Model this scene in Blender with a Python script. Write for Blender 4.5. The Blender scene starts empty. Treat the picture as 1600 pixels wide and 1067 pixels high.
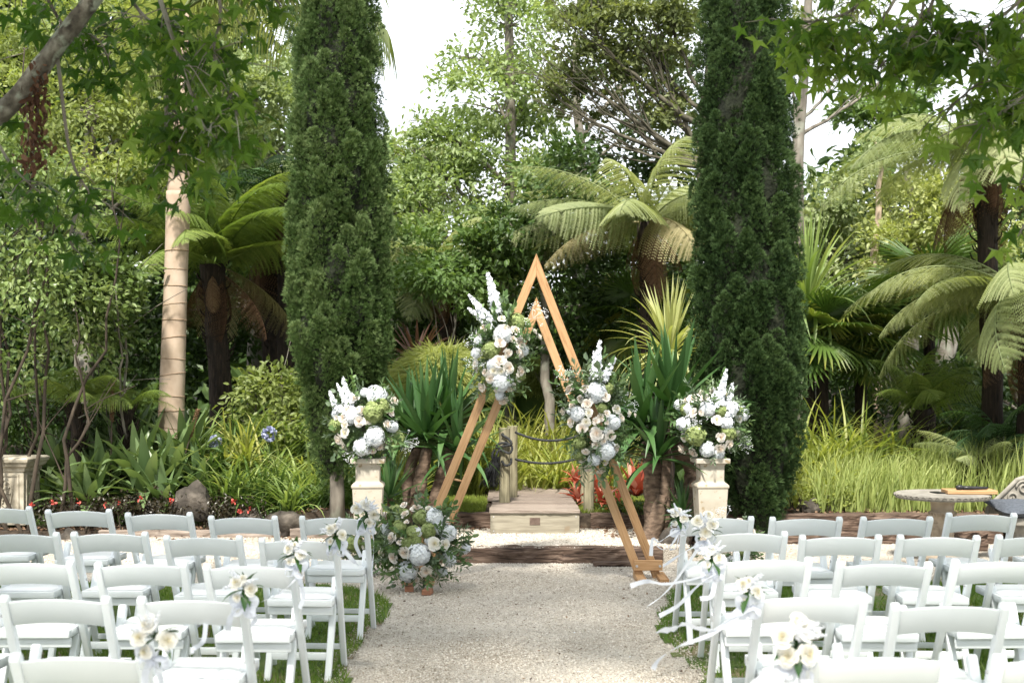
import bpy, bmesh, math, random
import numpy as np
from mathutils import Vector, Matrix
R = math.radians
PI = math.pi
rng = np.random.default_rng(7)
random.seed(7)
scene = bpy.context.scene
COL = scene.collection

# ------------------------------------------------------------------ camera, sky, sun
CAM_H, F, HX, HY = 1.66, 2000.0, 800.0, 590.0      # eye height (m); focal length and horizon in photo pixels
cam = bpy.data.cameras.new('camera'); camo = bpy.data.objects.new('camera', cam); COL.objects.link(camo)
camo.location = (0, 0, CAM_H); camo.rotation_euler = (R(90), 0, 0)
cam.sensor_width = 36; cam.lens = 45; cam.shift_y = (HY - 533.5) / 1600
cam.clip_start = 0.1; cam.clip_end = 600
cam.dof.use_dof = True; cam.dof.focus_distance = 11.0; cam.dof.aperture_fstop = 3.5
scene.camera = camo
SUN_EL, SUN_AZ = 55, 189       # azimuth of the sun, degrees from +Y clockwise (behind the camera to the left)
SKY_STRENGTH = 0.12
world = bpy.data.worlds.new('World'); scene.world = world; world.use_nodes = True
nt = world.node_tree; nt.nodes.clear()
wo = nt.nodes.new('ShaderNodeOutputWorld'); bg = nt.nodes.new('ShaderNodeBackground')
sky = nt.nodes.new('ShaderNodeTexSky'); sky.sky_type = 'NISHITA'; sky.sun_disc = False
sky.sun_elevation = R(SUN_EL); sky.sun_rotation = R(SUN_AZ); sky.air_density = 1; sky.dust_density = 2.5
mixn = nt.nodes.new('ShaderNodeMix'); mixn.data_type = 'RGBA'
cl = nt.nodes.new('ShaderNodeTexNoise'); cl.inputs['Scale'].default_value = 1.6; cl.inputs['Detail'].default_value = 5
cr = nt.nodes.new('ShaderNodeValToRGB'); cr.color_ramp.elements[0].position = 0.25; cr.color_ramp.elements[0].color = (.62, .62, .62, 1)
cr.color_ramp.elements[1].position = 0.6; cr.color_ramp.elements[1].color = (.92, .92, .92, 1)
nt.links.new(cl.outputs['Fac'], cr.inputs['Fac']); nt.links.new(cr.outputs['Color'], mixn.inputs[0])
nt.links.new(sky.outputs['Color'], mixn.inputs[6]); mixn.inputs[7].default_value = (6.9, 7.15, 7.4, 1)
nt.links.new(mixn.outputs[2], bg.inputs['Color']); bg.inputs['Strength'].default_value = SKY_STRENGTH
nt.links.new(bg.outputs[0], wo.inputs[0])
sun = bpy.data.lights.new('sun', 'SUN'); sun.energy = 4.3; sun.angle = R(6); sun.color = (1, .95, .86)
suno = bpy.data.objects.new('sun', sun); COL.objects.link(suno)
SD = Vector((math.sin(R(SUN_AZ)) * math.cos(R(SUN_EL)), math.cos(R(SUN_AZ)) * math.cos(R(SUN_EL)), math.sin(R(SUN_EL))))
suno.rotation_euler = SD.to_track_quat('Z', 'Y').to_euler(); suno.location = SD * 30
vs = scene.view_settings; vs.view_transform = 'Standard'; vs.look = 'None'; vs.gamma = 1; vs.use_curve_mapping = False
vs.exposure = 1.2
try:
    scene.cycles.use_denoising = True; scene.cycles.max_bounces = 6; scene.cycles.transparent_max_bounces = 6
    scene.cycles.diffuse_bounces = 3; scene.cycles.transmission_bounces = 3; scene.cycles.glossy_bounces = 2
except Exception: pass

# ------------------------------------------------------------------ helpers
def P(px, py, d):
    return np.array([(px - HX) / F * d, d, CAM_H - (py - HY) / F * d])
def tag(o, label=None, cat=None, group=None, kind=None):
    if label: o['label'] = label
    if cat: o['category'] = cat
    if group: o['group'] = group
    if kind: o['kind'] = kind
    return o
def empty(name, loc=(0, 0, 0), rz=0, label=None, cat=None, group=None):
    o = bpy.data.objects.new(name, None); COL.objects.link(o); o.location = loc; o.rotation_euler = (0, 0, rz)
    o.empty_display_size = .1
    return tag(o, label, cat, group)
def mesh_np(name, V, faces, rnd=None, smooth=False, mats=()):
    """faces: list of int arrays (n,k)"""
    me = bpy.data.meshes.new(name)
    V = np.asarray(V, dtype=np.float32).reshape(-1, 3)
    faces = [np.asarray(f, dtype=np.int32) for f in faces if len(f)]
    nl = sum(f.size for f in faces); nf = sum(len(f) for f in faces)
    me.vertices.add(len(V)); me.vertices.foreach_set('co', V.ravel())
    me.loops.add(nl); me.polygons.add(nf)
    me.loops.foreach_set('vertex_index', np.concatenate([f.ravel() for f in faces]))
    tot = np.concatenate([np.full(len(f), f.shape[1], dtype=np.int32) for f in faces])
    st = np.concatenate([[0], np.cumsum(tot)[:-1]]).astype(np.int32)
    me.polygons.foreach_set('loop_start', st)
    me.polygons.foreach_set('use_smooth', np.full(nf, smooth, dtype=bool))
    if rnd is not None:
        a = me.attributes.new('rnd', 'FLOAT', 'POINT'); a.data.foreach_set('value', np.asarray(rnd, dtype=np.float32))
    me.update(calc_edges=True); me.validate()
    for m in mats: me.materials.append(m)
    return me
class G:
    """accumulates pieces into one mesh"""
    def __init__(s): s.V = []; s.F = []; s.r = []; s.n = 0
    def add(s, V, faces, rnd=.5):
        V = np.asarray(V, float).reshape(-1, 3)
        for f in faces:
            if len(f): s.F.append(np.asarray(f, int) + s.n)
        s.V.append(V); s.r.append(np.full(len(V), rnd) if np.isscalar(rnd) else np.asarray(rnd)); s.n += len(V)
        return s
    def mesh(s, name, mat, smooth=False):
        by = {}
        for f in s.F: by.setdefault(f.shape[1], []).append(f)
        return mesh_np(name, np.vstack(s.V), [np.vstack(v) for v in by.values()], np.concatenate(s.r), smooth, (mat,) if mat else ())
def obj(name, me, parent=None, M=None):
    o = bpy.data.objects.new(name, me); COL.objects.link(o)
    if parent is not None: o.parent = parent
    if M is not None: o.matrix_basis = M
    return o
def copy_tree(o, parent=None):
    c = o.copy(); COL.objects.link(c); c.parent = parent
    for ch in list(o.children): copy_tree(ch, c)
    return c
def LM(loc, x=None, rot=None, s=1.0):
    m = Matrix.Translation(Vector(loc))
    if rot is not None: m = m @ rot.to_4x4()
    if np.isscalar(s): s = (s, s, s)
    return m @ Matrix.Diagonal((s[0], s[1], s[2], 1))
def aim(loc, d, roll=0.0, s=1.0, axis='Z'):
    """matrix whose local axis points along d"""
    q = Vector(d).to_track_quat(axis, 'Y' if axis == 'Z' else 'Z')
    m = q.to_matrix() @ Matrix.Rotation(roll, 3, axis)
    return LM(loc, rot=m, s=s)
def norm(a): 
    a = np.asarray(a, float); return a / np.maximum(np.linalg.norm(a, axis=-1, keepdims=True), 1e-9)
def frames(dirs, rg=rng, roll=None):
    """rotation matrices whose local x = dirs, with random or given roll; columns = axes"""
    x = norm(dirs); n = len(x)
    ref = np.where(np.abs(x[:, 2:3]) > .95, np.array([[1., 0, 0]]), np.array([[0, 0, 1.]]))
    y = norm(np.cross(ref, x)); z = np.cross(x, y)
    if roll is None: roll = rg.uniform(-PI, PI, n)
    c, s_ = np.cos(roll)[:, None], np.sin(roll)[:, None]
    y2 = y * c + z * s_; z2 = z * c - y * s_
    return np.stack([x, y2, z2], axis=2)
def scatter(g, T, TF, Rm, loc, scale, rnd=None, rg=rng):
    """T (k,3) template, TF list of faces; N instances baked into g"""
    N, k = len(loc), len(T)
    scale = np.asarray(scale, float)
    if scale.ndim == 0: scale = np.full(N, float(scale))
    S = scale[:, None, None] if scale.ndim == 1 else scale[:, None, :]
    V = np.einsum('nij,nkj->nki', Rm, T[None] * S) + loc[:, None, :]
    off = (np.arange(N) * k)[:, None, None]
    fs = [(np.asarray(f)[None] + off).reshape(-1, np.asarray(f).shape[1]) for f in TF]
    if rnd is None: rnd = rg.random(N)
    g.add(V.reshape(-1, 3), fs, np.repeat(rnd, k))
# leaf templates, lying along +x, normal +z
LEAF4 = (np.array([[0, 0, 0], [.45, .28, .06], [1, 0, -.06], [.45, -.28, .06]], float), [np.array([[0, 2, 1], [0, 3, 2]])])
LEAF6 = (np.array([[0, 0, 0], [.3, .23, .07], [.7, .19, .05], [1, 0, -.1], [.7, -.19, .05], [.3, -.23, .07], [.5, 0, 0]], float),
         [np.array([[0, 6, 1], [1, 6, 2], [2, 6, 3], [3, 6, 4], [4, 6, 5], [5, 6, 0]])])
NEED = (np.array([[0, 0, 0], [.5, .07, .02], [1, 0, 0], [.5, -.07, .02]], float), [np.array([[0, 3, 2, 1]])])
def tube(pts, rad, n=8, cap=True, g=None, rnd=.5):
    pts = np.asarray(pts, float); m = len(pts); rad = np.broadcast_to(np.asarray(rad, float), (m,))
    t = np.gradient(pts, axis=0); t = norm(t)
    ref = np.array([0, 0, 1.]) if abs(t[0][2]) < .9 else np.array([1., 0, 0])
    V = []
    u = norm(np.cross(t[0], ref))
    for i in range(m):
        u = norm(u - t[i] * np.dot(u, t[i])); v = np.cross(t[i], u)
        a = np.linspace(0, 2 * PI, n, endpoint=False)
        V.append(pts[i] + rad[i] * (np.cos(a)[:, None] * u + np.sin(a)[:, None] * v))
    V = np.vstack(V)
    i, j = np.meshgrid(np.arange(m - 1), np.arange(n), indexing='ij'); i = i.ravel(); j = j.ravel(); j2 = (j + 1) % n
    q = np.stack([i * n + j, i * n + j2, (i + 1) * n + j2, (i + 1) * n + j], 1)
    fs = [q]
    if cap: fs.append(np.arange(n)[::-1][None]); fs.append((np.arange(n) + (m - 1) * n)[None])
    if g is not None: g.add(V, fs, rnd); return g
    gg = G(); gg.add(V, fs, rnd); return gg
def lathe(prof, n=32, sq=False):
    """prof: (r,z) list; sq -> 4-sided square section (r = half width)"""
    V = []
    if sq:
        for r, z in prof: V += [(-r, -r, z), (r, -r, z), (r, r, z), (-r, r, z)]
        n = 4
    else:
        for r, z in prof:
            for k in range(n): a = 2 * PI * k / n; V.append((r * math.cos(a), r * math.sin(a), z))
    m = len(prof); F_ = []
    for i in range(m - 1):
        for j in range(n): F_.append((i * n + j, i * n + (j + 1) % n, (i + 1) * n + (j + 1) % n, (i + 1) * n + j))
    g = G(); g.add(V, [np.array(F_), np.arange(n)[::-1][None], (np.arange(n) + (m - 1) * n)[None]])
    return g
def bevelled(name, g, mat, w=.004, seg=2, smooth=False):
    me = g.mesh(name, mat); bm = bmesh.new(); bm.from_mesh(me)
    bmesh.ops.remove_doubles(bm, verts=bm.verts, dist=1e-5)
    bmesh.ops.recalc_face_normals(bm, faces=bm.faces)
    es = [e for e in bm.edges if len(e.link_faces) == 2 and e.calc_face_angle(0) > R(30)]
    bmesh.ops.bevel(bm, geom=es, offset=w, segments=seg, profile=.5, affect='EDGES', clamp_overlap=True)
    bm.to_mesh(me); bm.free()
    if smooth:
        for p in me.polygons: p.use_smooth = True
    return me
def box(g, c, s, M=None, rnd=.5):
    x, y, z = s[0] / 2, s[1] / 2, s[2] / 2
    V = np.array([(a, b, d) for d in (-z, z) for a, b in ((-x, -y), (x, -y), (x, y), (-x, y))], float)
    if M is not None: V = V @ np.array(M)[:3, :3].T
    V = V + np.array(c)
    g.add(V, [np.array([[3, 2, 1, 0], [4, 5, 6, 7], [0, 1, 5, 4], [1, 2, 6, 5], [2, 3, 7, 6], [3, 0, 4, 7]])], rnd)
    return g
def rough_box(L, W, H, nx, amp, seed, ny=3, nz=3, taper=0.0):
    """a weathered timber: grid box with noisy faces, long axis x, base at z=0"""
    rg = np.random.default_rng(seed)
    bm = bmesh.new(); bmesh.ops.create_cube(bm, size=1)
    me = bpy.data.meshes.new('timber')
    xs = np.linspace(-L / 2, L / 2, nx); V = []; Fq = []
    prof = [(-.5, 0), (-.5, .33), (-.5, .66), (-.5, .93), (-.44, 1), (-.15, 1.0), (.15, 1.0), (.44, 1), (.5, .93), (.5, .5), (.5, 0)]
    for i, x in enumerate(xs):
        for j, (a, b) in enumerate(prof):
            nz_ = rg.normal(0, amp, 3) * (0 if b == 0 else 1)
            V.append((x + nz_[0] * .5, a * W + nz_[1] + (.4 * amp * math.sin(x * 5 + j * 2.1)), b * H + nz_[2] * .6 + .5 * amp * math.sin(x * 3.1 + j)))
    k = len(prof)
    for i in range(nx - 1):
        for j in range(k - 1): Fq.append((i * k + j, i * k + j + 1, (i + 1) * k + j + 1, (i + 1) * k + j))
    bm.free()
    g = G(); g.add(V, [np.array(Fq), np.arange(k)[None], (np.arange(k) + (nx - 1) * k)[::-1][None]])
    bpy.data.meshes.remove(me)
    return g
def rock(seed, s=(1, 1, 1), sub=3, amp=.18):
    rg = random.Random(seed); bm = bmesh.new(); bmesh.ops.create_icosphere(bm, subdivisions=sub, radius=.5)
    from mathutils import noise
    off = Vector((rg.uniform(0, 50), rg.uniform(0, 50), 0))
    for v in bm.verts:
        n = v.co.normalized()
        f = 1 + amp * 2 * noise.noise(n * 1.3 + off) + amp * noise.noise(n * 3.3 + off) + amp * .3 * noise.noise(n * 9 + off)
        v.co = Vector((n.x * s[0], n.y * s[1], max(n.z, -.5) * s[2])) * .5 * f
    me = bpy.data.meshes.new('rock'); bm.to_mesh(me); bm.free()
    for p in me.polygons: p.use_smooth = True
    return me

# ------------------------------------------------------------------ materials
def new_mat(name):
    m = bpy.data.materials.new(name); m.use_nodes = True; n = m.node_tree
    return m, n, n.nodes['Principled BSDF']
def ramp(n, stops):
    r = n.nodes.new('ShaderNodeValToRGB'); e = r.color_ramp.elements
    while len(e) < len(stops): e.new(.5)
    for k, (p, c) in enumerate(stops): e[k].position = p; e[k].color = (*c, 1)
    return r
def leaf_mat(name, stops, rough=.45, trans=.35, tint=(1.25, 1.25, .6), rw=.45, spec=.4):
    m, n, b = new_mat(name); L = n.links
    at = n.nodes.new('ShaderNodeAttribute'); at.attribute_name = 'rnd'
    oi = n.nodes.new('ShaderNodeObjectInfo')
    m1 = n.nodes.new('ShaderNodeMath'); m1.operation = 'MULTIPLY'; m1.inputs[1].default_value = 1 - rw; L.new(at.outputs['Fac'], m1.inputs[0])
    m2 = n.nodes.new('ShaderNodeMath'); m2.operation = 'MULTIPLY_ADD'; m2.inputs[1].default_value = rw
    L.new(oi.outputs['Random'], m2.inputs[0]); L.new(m1.outputs[0], m2.inputs[2])
    geo = n.nodes.new('ShaderNodeNewGeometry')
    no = n.nodes.new('ShaderNodeTexNoise'); no.inputs['Scale'].default_value = 1.7; no.inputs['Detail'].default_value = 2
    L.new(geo.outputs['Position'], no.inputs['Vector'])
    m3 = n.nodes.new('ShaderNodeMath'); m3.operation = 'MULTIPLY_ADD'; m3.inputs[1].default_value = .5; m3.use_clamp = True
    L.new(no.outputs['Fac'], m3.inputs[0]); m4 = n.nodes.new('ShaderNodeMath'); m4.operation = 'SUBTRACT'; m4.inputs[1].default_value = .25
    L.new(m2.outputs[0], m4.inputs[0]); L.new(m4.outputs[0], m3.inputs[2])
    r = ramp(n, stops); L.new(m3.outputs[0], r.inputs['Fac'])
    L.new(r.outputs['Color'], b.inputs['Base Color']); b.inputs['Roughness'].default_value = rough
    b.inputs['Specular IOR Level'].default_value = spec
    tr = n.nodes.new('ShaderNodeBsdfTranslucent')
    mx = n.nodes.new('ShaderNodeMix'); mx.data_type = 'RGBA'; mx.blend_type = 'MULTIPLY'; mx.inputs[0].default_value = 1
    L.new(r.outputs['Color'], mx.inputs[6]); mx.inputs[7].default_value = (*tint, 1)
    L.new(mx.outputs[2], tr.inputs['Color'])
    ms = n.nodes.new('ShaderNodeMixShader'); ms.inputs[0].default_value = trans
    L.new(b.outputs[0], ms.inputs[1]); L.new(tr.outputs[0], ms.inputs[2])
    L.new(ms.outputs[0], n.nodes['Material Output'].inputs['Surface'])
    return m
def tex_mat(name, stops, scale=8, stretch=(1, 1, 1), rough=.7, bump=.3, detail=6, dist=.01, second=None, spec=.3, coord='Object', kind='noise', rwgt=0.0, distort=0):
    m, n, b = new_mat(name); L = n.links
    tc = n.nodes.new('ShaderNodeTexCoord'); mp = n.nodes.new('ShaderNodeMapping'); mp.inputs['Scale'].default_value = stretch
    L.new(tc.outputs[coord], mp.inputs['Vector'])
    no = n.nodes.new('ShaderNodeTexNoise'); no.inputs['Scale'].default_value = scale; no.inputs['Detail'].default_value = detail
    no.inputs['Distortion'].default_value = distort
    L.new(mp.outputs[0], no.inputs['Vector']); fac = no.outputs['Fac']
    if kind == 'voronoi':
        no = n.nodes.new('ShaderNodeTexVoronoi'); no.inputs['Scale'].default_value = scale; L.new(mp.outputs[0], no.inputs['Vector'])
        sp = n.nodes.new('ShaderNodeSeparateColor'); L.new(no.outputs['Color'], sp.inputs[0]); fac = sp.outputs[0]
    if rwgt:
        oi = n.nodes.new('ShaderNodeObjectInfo'); ma = n.nodes.new('ShaderNodeMath'); ma.operation = 'MULTIPLY_ADD'; ma.inputs[1].default_value = rwgt
        mb = n.nodes.new('ShaderNodeMath'); mb.operation = 'SUBTRACT'; mb.inputs[1].default_value = rwgt / 2
        L.new(oi.outputs['Random'], ma.inputs[0]); L.new(fac, mb.inputs[0]); L.new(mb.outputs[0], ma.inputs[2]); fac = ma.outputs[0]
    r = ramp(n, stops); L.new(fac, r.inputs['Fac']); col = r.outputs['Color']
    if second:   # (scale, lo, hi, colour): blotches or pits
        n2 = n.nodes.new('ShaderNodeTexNoise'); n2.inputs['Scale'].default_value = second[0]; n2.inputs['Detail'].default_value = 4
        L.new(tc.outputs[coord], n2.inputs['Vector'])
        r2 = ramp(n, [(second[1], (0, 0, 0)), (second[2], (1, 1, 1))]); L.new(n2.outputs['Fac'], r2.inputs['Fac'])
        mx = n.nodes.new('ShaderNodeMix'); mx.data_type = 'RGBA'; L.new(r2.outputs['Color'], mx.inputs[0])
        L.new(col, mx.inputs[6]); mx.inputs[7].default_value = (*second[3], 1); col = mx.outputs[2]
    L.new(col, b.inputs['Base Color']); b.inputs['Roughness'].default_value = rough; b.inputs['Specular IOR Level'].default_value = spec
    if bump:
        bp = n.nodes.new('ShaderNodeBump'); bp.inputs['Strength'].default_value = bump; bp.inputs['Distance'].default_value = dist
        L.new(no.outputs['Fac'] if kind == 'noise' else no.outputs['Distance'], bp.inputs['Height']); L.new(bp.outputs[0], b.inputs['Normal'])
    return m
def attr_mat(name, stops, rough=.6, trans=0, sss=0):
    m, n, b = new_mat(name); L = n.links
    at = n.nodes.new('ShaderNodeAttribute'); at.attribute_name = 'rnd'
    r = ramp(n, stops); L.new(at.outputs['Fac'], r.inputs['Fac']); L.new(r.outputs['Color'], b.inputs['Base Color'])
    b.inputs['Roughness'].default_value = rough; b.inputs['Specular IOR Level'].default_value = .25
    if trans:
        tr = n.nodes.new('ShaderNodeBsdfTranslucent'); L.new(r.outputs['Color'], tr.inputs['Color'])
        ms = n.nodes.new('ShaderNodeMixShader'); ms.inputs[0].default_value = trans
        L.new(b.outputs[0], ms.inputs[1]); L.new(tr.outputs[0], ms.inputs[2]); L.new(ms.outputs[0], n.nodes['Material Output'].inputs['Surface'])
    return m
M = {}
M['resin'] = tex_mat('white_resin', [(.3, (.70, .735, .745)), (.7, (.77, .80, .81))], 3, rough=.38, bump=.02, spec=.5,
                     second=(9, .72, .80, (.55, .58, .56)), rwgt=.3)
M['pad'] = tex_mat('white_vinyl', [(.3, (.80, .81, .81)), (.7, (.84, .85, .85))], 5, rough=.3, bump=.03)
M['arch'] = tex_mat('pine_board', [(.25, (.27, .145, .065)), (.45, (.40, .235, .115)), (.75, (.49, .31, .165))], 9, (.5, 9, 9), .5, .08, distort=.6,
                    second=(3.0, .70, .76, (.22, .10, .04)), rwgt=.25)
M['sleeper'] = tex_mat('old_sleeper', [(.3, (.022, .014, .010)), (.5, (.095, .062, .045)), (.75, (.21, .155, .12))], 7, (.7, 7, 7), .9, 1.0, 8, .02, distort=.5)
M['greywood'] = tex_mat('weathered_board', [(.3, (.11, .085, .07)), (.6, (.25, .205, .17)), (.8, (.34, .29, .25))], 6, (.8, 9, 9), .85, .7, 8, .008, rwgt=.2)
M['boxwood'] = tex_mat('pale_treated_timber', [(.25, (.16, .14, .105)), (.55, (.26, .235, .18)), (.8, (.33, .305, .24))], 5, (.8, 8, 8), .8, .3, 8, .006,
                       second=(5, .66, .74, (.20, .16, .11)))
M['post'] = tex_mat('treated_post', [(.3, (.13, .115, .07)), (.6, (.26, .235, .155)), (.8, (.33, .30, .21))], 6, (8, 8, .8), .85, .6, 8, .006)
M['rope'] = tex_mat('black_rope', [(.3, (.012, .013, .014)), (.7, (.05, .052, .055))], 60, rough=.8, bump=.5)
M['rust'] = tex_mat('rusty_plate', [(.3, (.07, .045, .035)), (.7, (.14, .10, .08))], 20, rough=.7)
M['trav'] = tex_mat('travertine', [(.25, (.32, .28, .215)), (.6, (.45, .41, .34)), (.85, (.51, .48, .41))], 4, (1, 1, 1.5), .8, .25, 8, .01,
                    second=(16, .60, .66, (.27, .21, .13)))
M['oldstone'] = tex_mat('lichened_stone', [(.25, (.19, .165, .12)), (.55, (.36, .325, .255)), (.8, (.47, .44, .36))], 9, (1, 1, 1), .9, .6, 10, .01,
                        second=(5, .55, .68, (.13, .115, .08)))
M['concrete'] = tex_mat('cast_stone', [(.25, (.16, .148, .125)), (.6, (.27, .25, .215)), (.85, (.34, .32, .28))], 12, rough=.9, bump=.4)
M['terracotta_stone'] = tex_mat('sandstone_column', [(.25, (.31, .25, .18)), (.6, (.45, .37, .28)), (.85, (.52, .45, .36))], 10, rough=.9, bump=.4)
M['rock'] = tex_mat('boulder', [(.3, (.018, .015, .012)), (.5, (.055, .047, .038)), (.7, (.13, .112, .092))], 7, rough=.9, bump=1, detail=12, dist=.05)
M['brick'] = tex_mat('orange_brick', [(.3, (.27, .12, .07)), (.7, (.35, .18, .11))], 25, rough=.85, bump=.3)
M['cushion'] = tex_mat('grey_cushion', [(.3, (.05, .058, .07)), (.7, (.09, .10, .12))], 40, rough=.9, bump=.2)
M['blackmetal'] = tex_mat('black_metal', [(.3, (.012, .012, .013)), (.7, (.025, .025, .027))], 20, rough=.35, bump=0)
M['screw'] = tex_mat('steel_bolt', [(.3, (.4, .4, .4)), (.7, (.5, .5, .5))], 20, rough=.3, bump=0)
M['bark'] = tex_mat('grey_bark', [(.3, (.075, .065, .052)), (.6, (.19, .17, .14)), (.8, (.30, .28, .24))], 9, (1, 1, .35), .9, .8, 8, .02, second=(3, .55, .68, (.25, .26, .21)))
M['barkpale'] = tex_mat('pale_bark', [(.3, (.17, .15, .125)), (.6, (.32, .29, .25)), (.8, (.42, .39, .345))], 9, (1, 1, .35), .9, .6, 8, .02)
M['barkdark'] = tex_mat('dark_bark', [(.3, (.018, .014, .010)), (.6, (.055, .042, .03)), (.8, (.10, .08, .058))], 11, (1, 1, .4), .95, 1, 8, .02)
M['fibre'] = tex_mat('fern_trunk_fibre', [(.3, (.010, .008, .006)), (.6, (.034, .024, .017)), (.8, (.085, .062, .045))], 24, (1.6, 1.6, .25), .95, 1, 6, .03)
M['palmtrunk'] = tex_mat('palm_trunk', [(.2, (.20, .145, .10)), (.45, (.38, .29, .215)), (.8, (.50, .41, .325))], 5, (1, 1, .6), .75, .25, 8, .01,
                         second=(2.2, .55, .72, (.30, .235, .16)))
M['palmring'] = tex_mat('palm_leaf_scar', [(.3, (.20, .135, .085)), (.7, (.34, .25, .17))], 14, rough=.85, bump=.4)
M['twigs'] = tex_mat('dark_core', [(.3, (.006, .008, .004)), (.6, (.014, .018, .009)), (.8, (.03, .03, .018))], 18, rough=1, bump=1, dist=.03)  # near-black colour of the solid core added inside the cypresses
M['barkolive'] = tex_mat('olive_grey_bark', [(.3, (.04, .036, .024)), (.6, (.10, .09, .064)), (.8, (.17, .155, .12))], 9, (1, 1, .35), .9, .6, 8, .02)
M['soil'] = tex_mat('dark_soil', [(.3, (.018, .013, .009)), (.6, (.05, .037, .026)), (.8, (.10, .075, .05))], 14, rough=1, bump=1, detail=9, dist=.03, coord='Object')
M['mulch'] = attr_mat('dead_leaf_litter', [(0, (.05, .028, .018)), (.5, (.13, .075, .045)), (1, (.24, .17, .11))], .9)
M['limb'] = tex_mat('lichened_bark', [(.3, (.03, .026, .020)), (.5, (.10, .09, .07)), (.7, (.20, .19, .155))], 22, (1, 1, .8), .95, 1, 10, .02, second=(12, .54, .62, (.22, .24, .19)), kind='noise')
M['ribbon'] = attr_mat('white_ribbon', [(0, (.74, .77, .84)), (1, (.80, .82, .87))], .4, .5)
M['rose'] = attr_mat('cream_rose_petal', [(0, (.76, .62, .50)), (.3, (.81, .72, .63)), (.6, (.83, .78, .72)), (1, (.85, .82, .77))], .6, .25)
M['rosew'] = attr_mat('ivory_rose_petal', [(0, (.78, .72, .52)), (.4, (.84, .81, .72)), (1, (.87, .86, .82))], .6, .25)
M['hyd'] = attr_mat('white_hydrangea_petal', [(0, (.72, .76, .80)), (1, (.86, .88, .90))], .6, .25)
M['ghyd'] = attr_mat('green_hydrangea_petal', [(0, (.14, .18, .06)), (.5, (.25, .31, .11)), (1, (.40, .46, .21))], .6, .25)
M['delph'] = attr_mat('white_delphinium_petal', [(0, (.74, .78, .84)), (1, (.87, .88, .91))], .6, .25)
M['blue'] = attr_mat('blue_agapanthus_petal', [(0, (.30, .33, .52)), (1, (.50, .53, .70))], .6, .25)
M['red'] = attr_mat('red_begonia_petal', [(0, (.50, .06, .05)), (1, (.66, .16, .13))], .5, .2)
def LMAT(k, c1, c2, c3=None, **kw):
    st = [(.1, c1), (.55, c2)] + ([(.97, c3)] if c3 else [])
    M[k] = leaf_mat(k, st, **kw)
LMAT('leaf_cypress', (.024, .052, .012), (.060, .106, .029), (.165, .225, .09), rough=.7, trans=.15, rw=.15, spec=.2)
LMAT('leaf_cypress_dark', (.013, .032, .009), (.030, .061, .018), (.08, .13, .045), rough=.7, trans=.15, rw=.1, spec=.2)
LMAT('leaf_pear', (.14, .20, .07), (.25, .33, .13), (.42, .48, .26), rough=.4, trans=.45)
LMAT('leaf_dark', (.026, .052, .013), (.052, .095, .022), (.10, .16, .045), rough=.4, trans=.3)
LMAT('leaf_mid', (.055, .105, .025), (.105, .175, .045), (.19, .27, .085), rough=.45, trans=.4)
LMAT('leaf_yellow', (.13, .175, .045), (.23, .28, .085), (.40, .43, .18), rough=.5, trans=.45)
LMAT('leaf_olive', (.12, .155, .055), (.21, .24, .10), (.34, .36, .18), rough=.55, trans=.45)
LMAT('leaf_pale', (.13, .18, .07), (.22, .28, .12), (.36, .40, .21), rough=.5, trans=.4)
LMAT('leaf_gum', (.030, .075, .010), (.080, .155, .022), (.19, .28, .055), rough=.45, trans=.55, spec=.25, rw=.75)
LMAT('leaf_shrub', (.06, .10, .025), (.13, .19, .05), (.28, .34, .14), rough=.35, trans=.3)
LMAT('frond_green', (.10, .16, .03), (.18, .25, .055), (.30, .36, .11), rough=.6, trans=.45)
LMAT('frond_pale', (.16, .20, .08), (.27, .31, .14), (.40, .42, .23), rough=.6, trans=.4)
LMAT('frond_dark', (.02, .05, .015), (.04, .09, .025), (.07, .13, .04), rough=.6, trans=.3)
LMAT('frond_tan', (.20, .17, .08), (.33, .29, .15), (.45, .40, .25), rough=.7, trans=.3)
LMAT('frond_brown', (.07, .035, .018), (.14, .075, .04), (.26, .17, .09), rough=.8, trans=.2)
LMAT('yucca', (.024, .066, .018), (.045, .11, .03), (.10, .18, .06), rough=.42, trans=.2, spec=.5)
LMAT('cordyline', (.30, .34, .12), (.45, .47, .21), (.56, .56, .30), rough=.4, trans=.35)
LMAT('flax', (.12, .19, .05), (.22, .30, .09), (.37, .43, .17), rough=.45, trans=.4)
LMAT('reed', (.24, .30, .09), (.38, .43, .15), (.58, .58, .28), rough=.5, trans=.4)
LMAT('strap', (.17, .215, .045), (.29, .33, .08), (.47, .47, .18), rough=.45, trans=.45)
LMAT('strap_green', (.05, .095, .025), (.10, .165, .045), (.21, .28, .10), rough=.4, trans=.35)
LMAT('fan', (.045, .095, .02), (.10, .165, .035), (.34, .31, .07), rough=.4, trans=.35)
LMAT('broms', (.07, .12, .045), (.15, .22, .09), (.30, .38, .19), rough=.35, trans=.25)
LMAT('brom_red', (.25, .05, .03), (.42, .12, .07), (.62, .42, .33), rough=.35, trans=.35, tint=(1.3, .8, .6))
LMAT('phormium_red', (.055, .025, .018), (.12, .06, .04), (.22, .13, .09), rough=.45, trans=.25, tint=(1.2, .9, .7))
LMAT('begonia', (.018, .014, .010), (.035, .030, .016), (.07, .06, .03), rough=.35, trans=.2, tint=(1.3, .8, .7))
LMAT('dead_leaf', (.035, .014, .008), (.08, .035, .018), (.15, .08, .045), rough=.8, trans=.2)
LMAT('grass', (.055, .115, .018), (.10, .185, .028), (.20, .27, .06), rough=.6, trans=.35)
LMAT('moss', (.14, .19, .03), (.24, .30, .05), (.35, .39, .09), rough=.7, trans=.4)
LMAT('mound', (.20, .24, .07), (.31, .35, .11), (.43, .45, .18), rough=.6, trans=.45)
LMAT('sprig', (.045, .095, .03), (.09, .16, .055), (.18, .26, .11), rough=.4, trans=.25)
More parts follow.
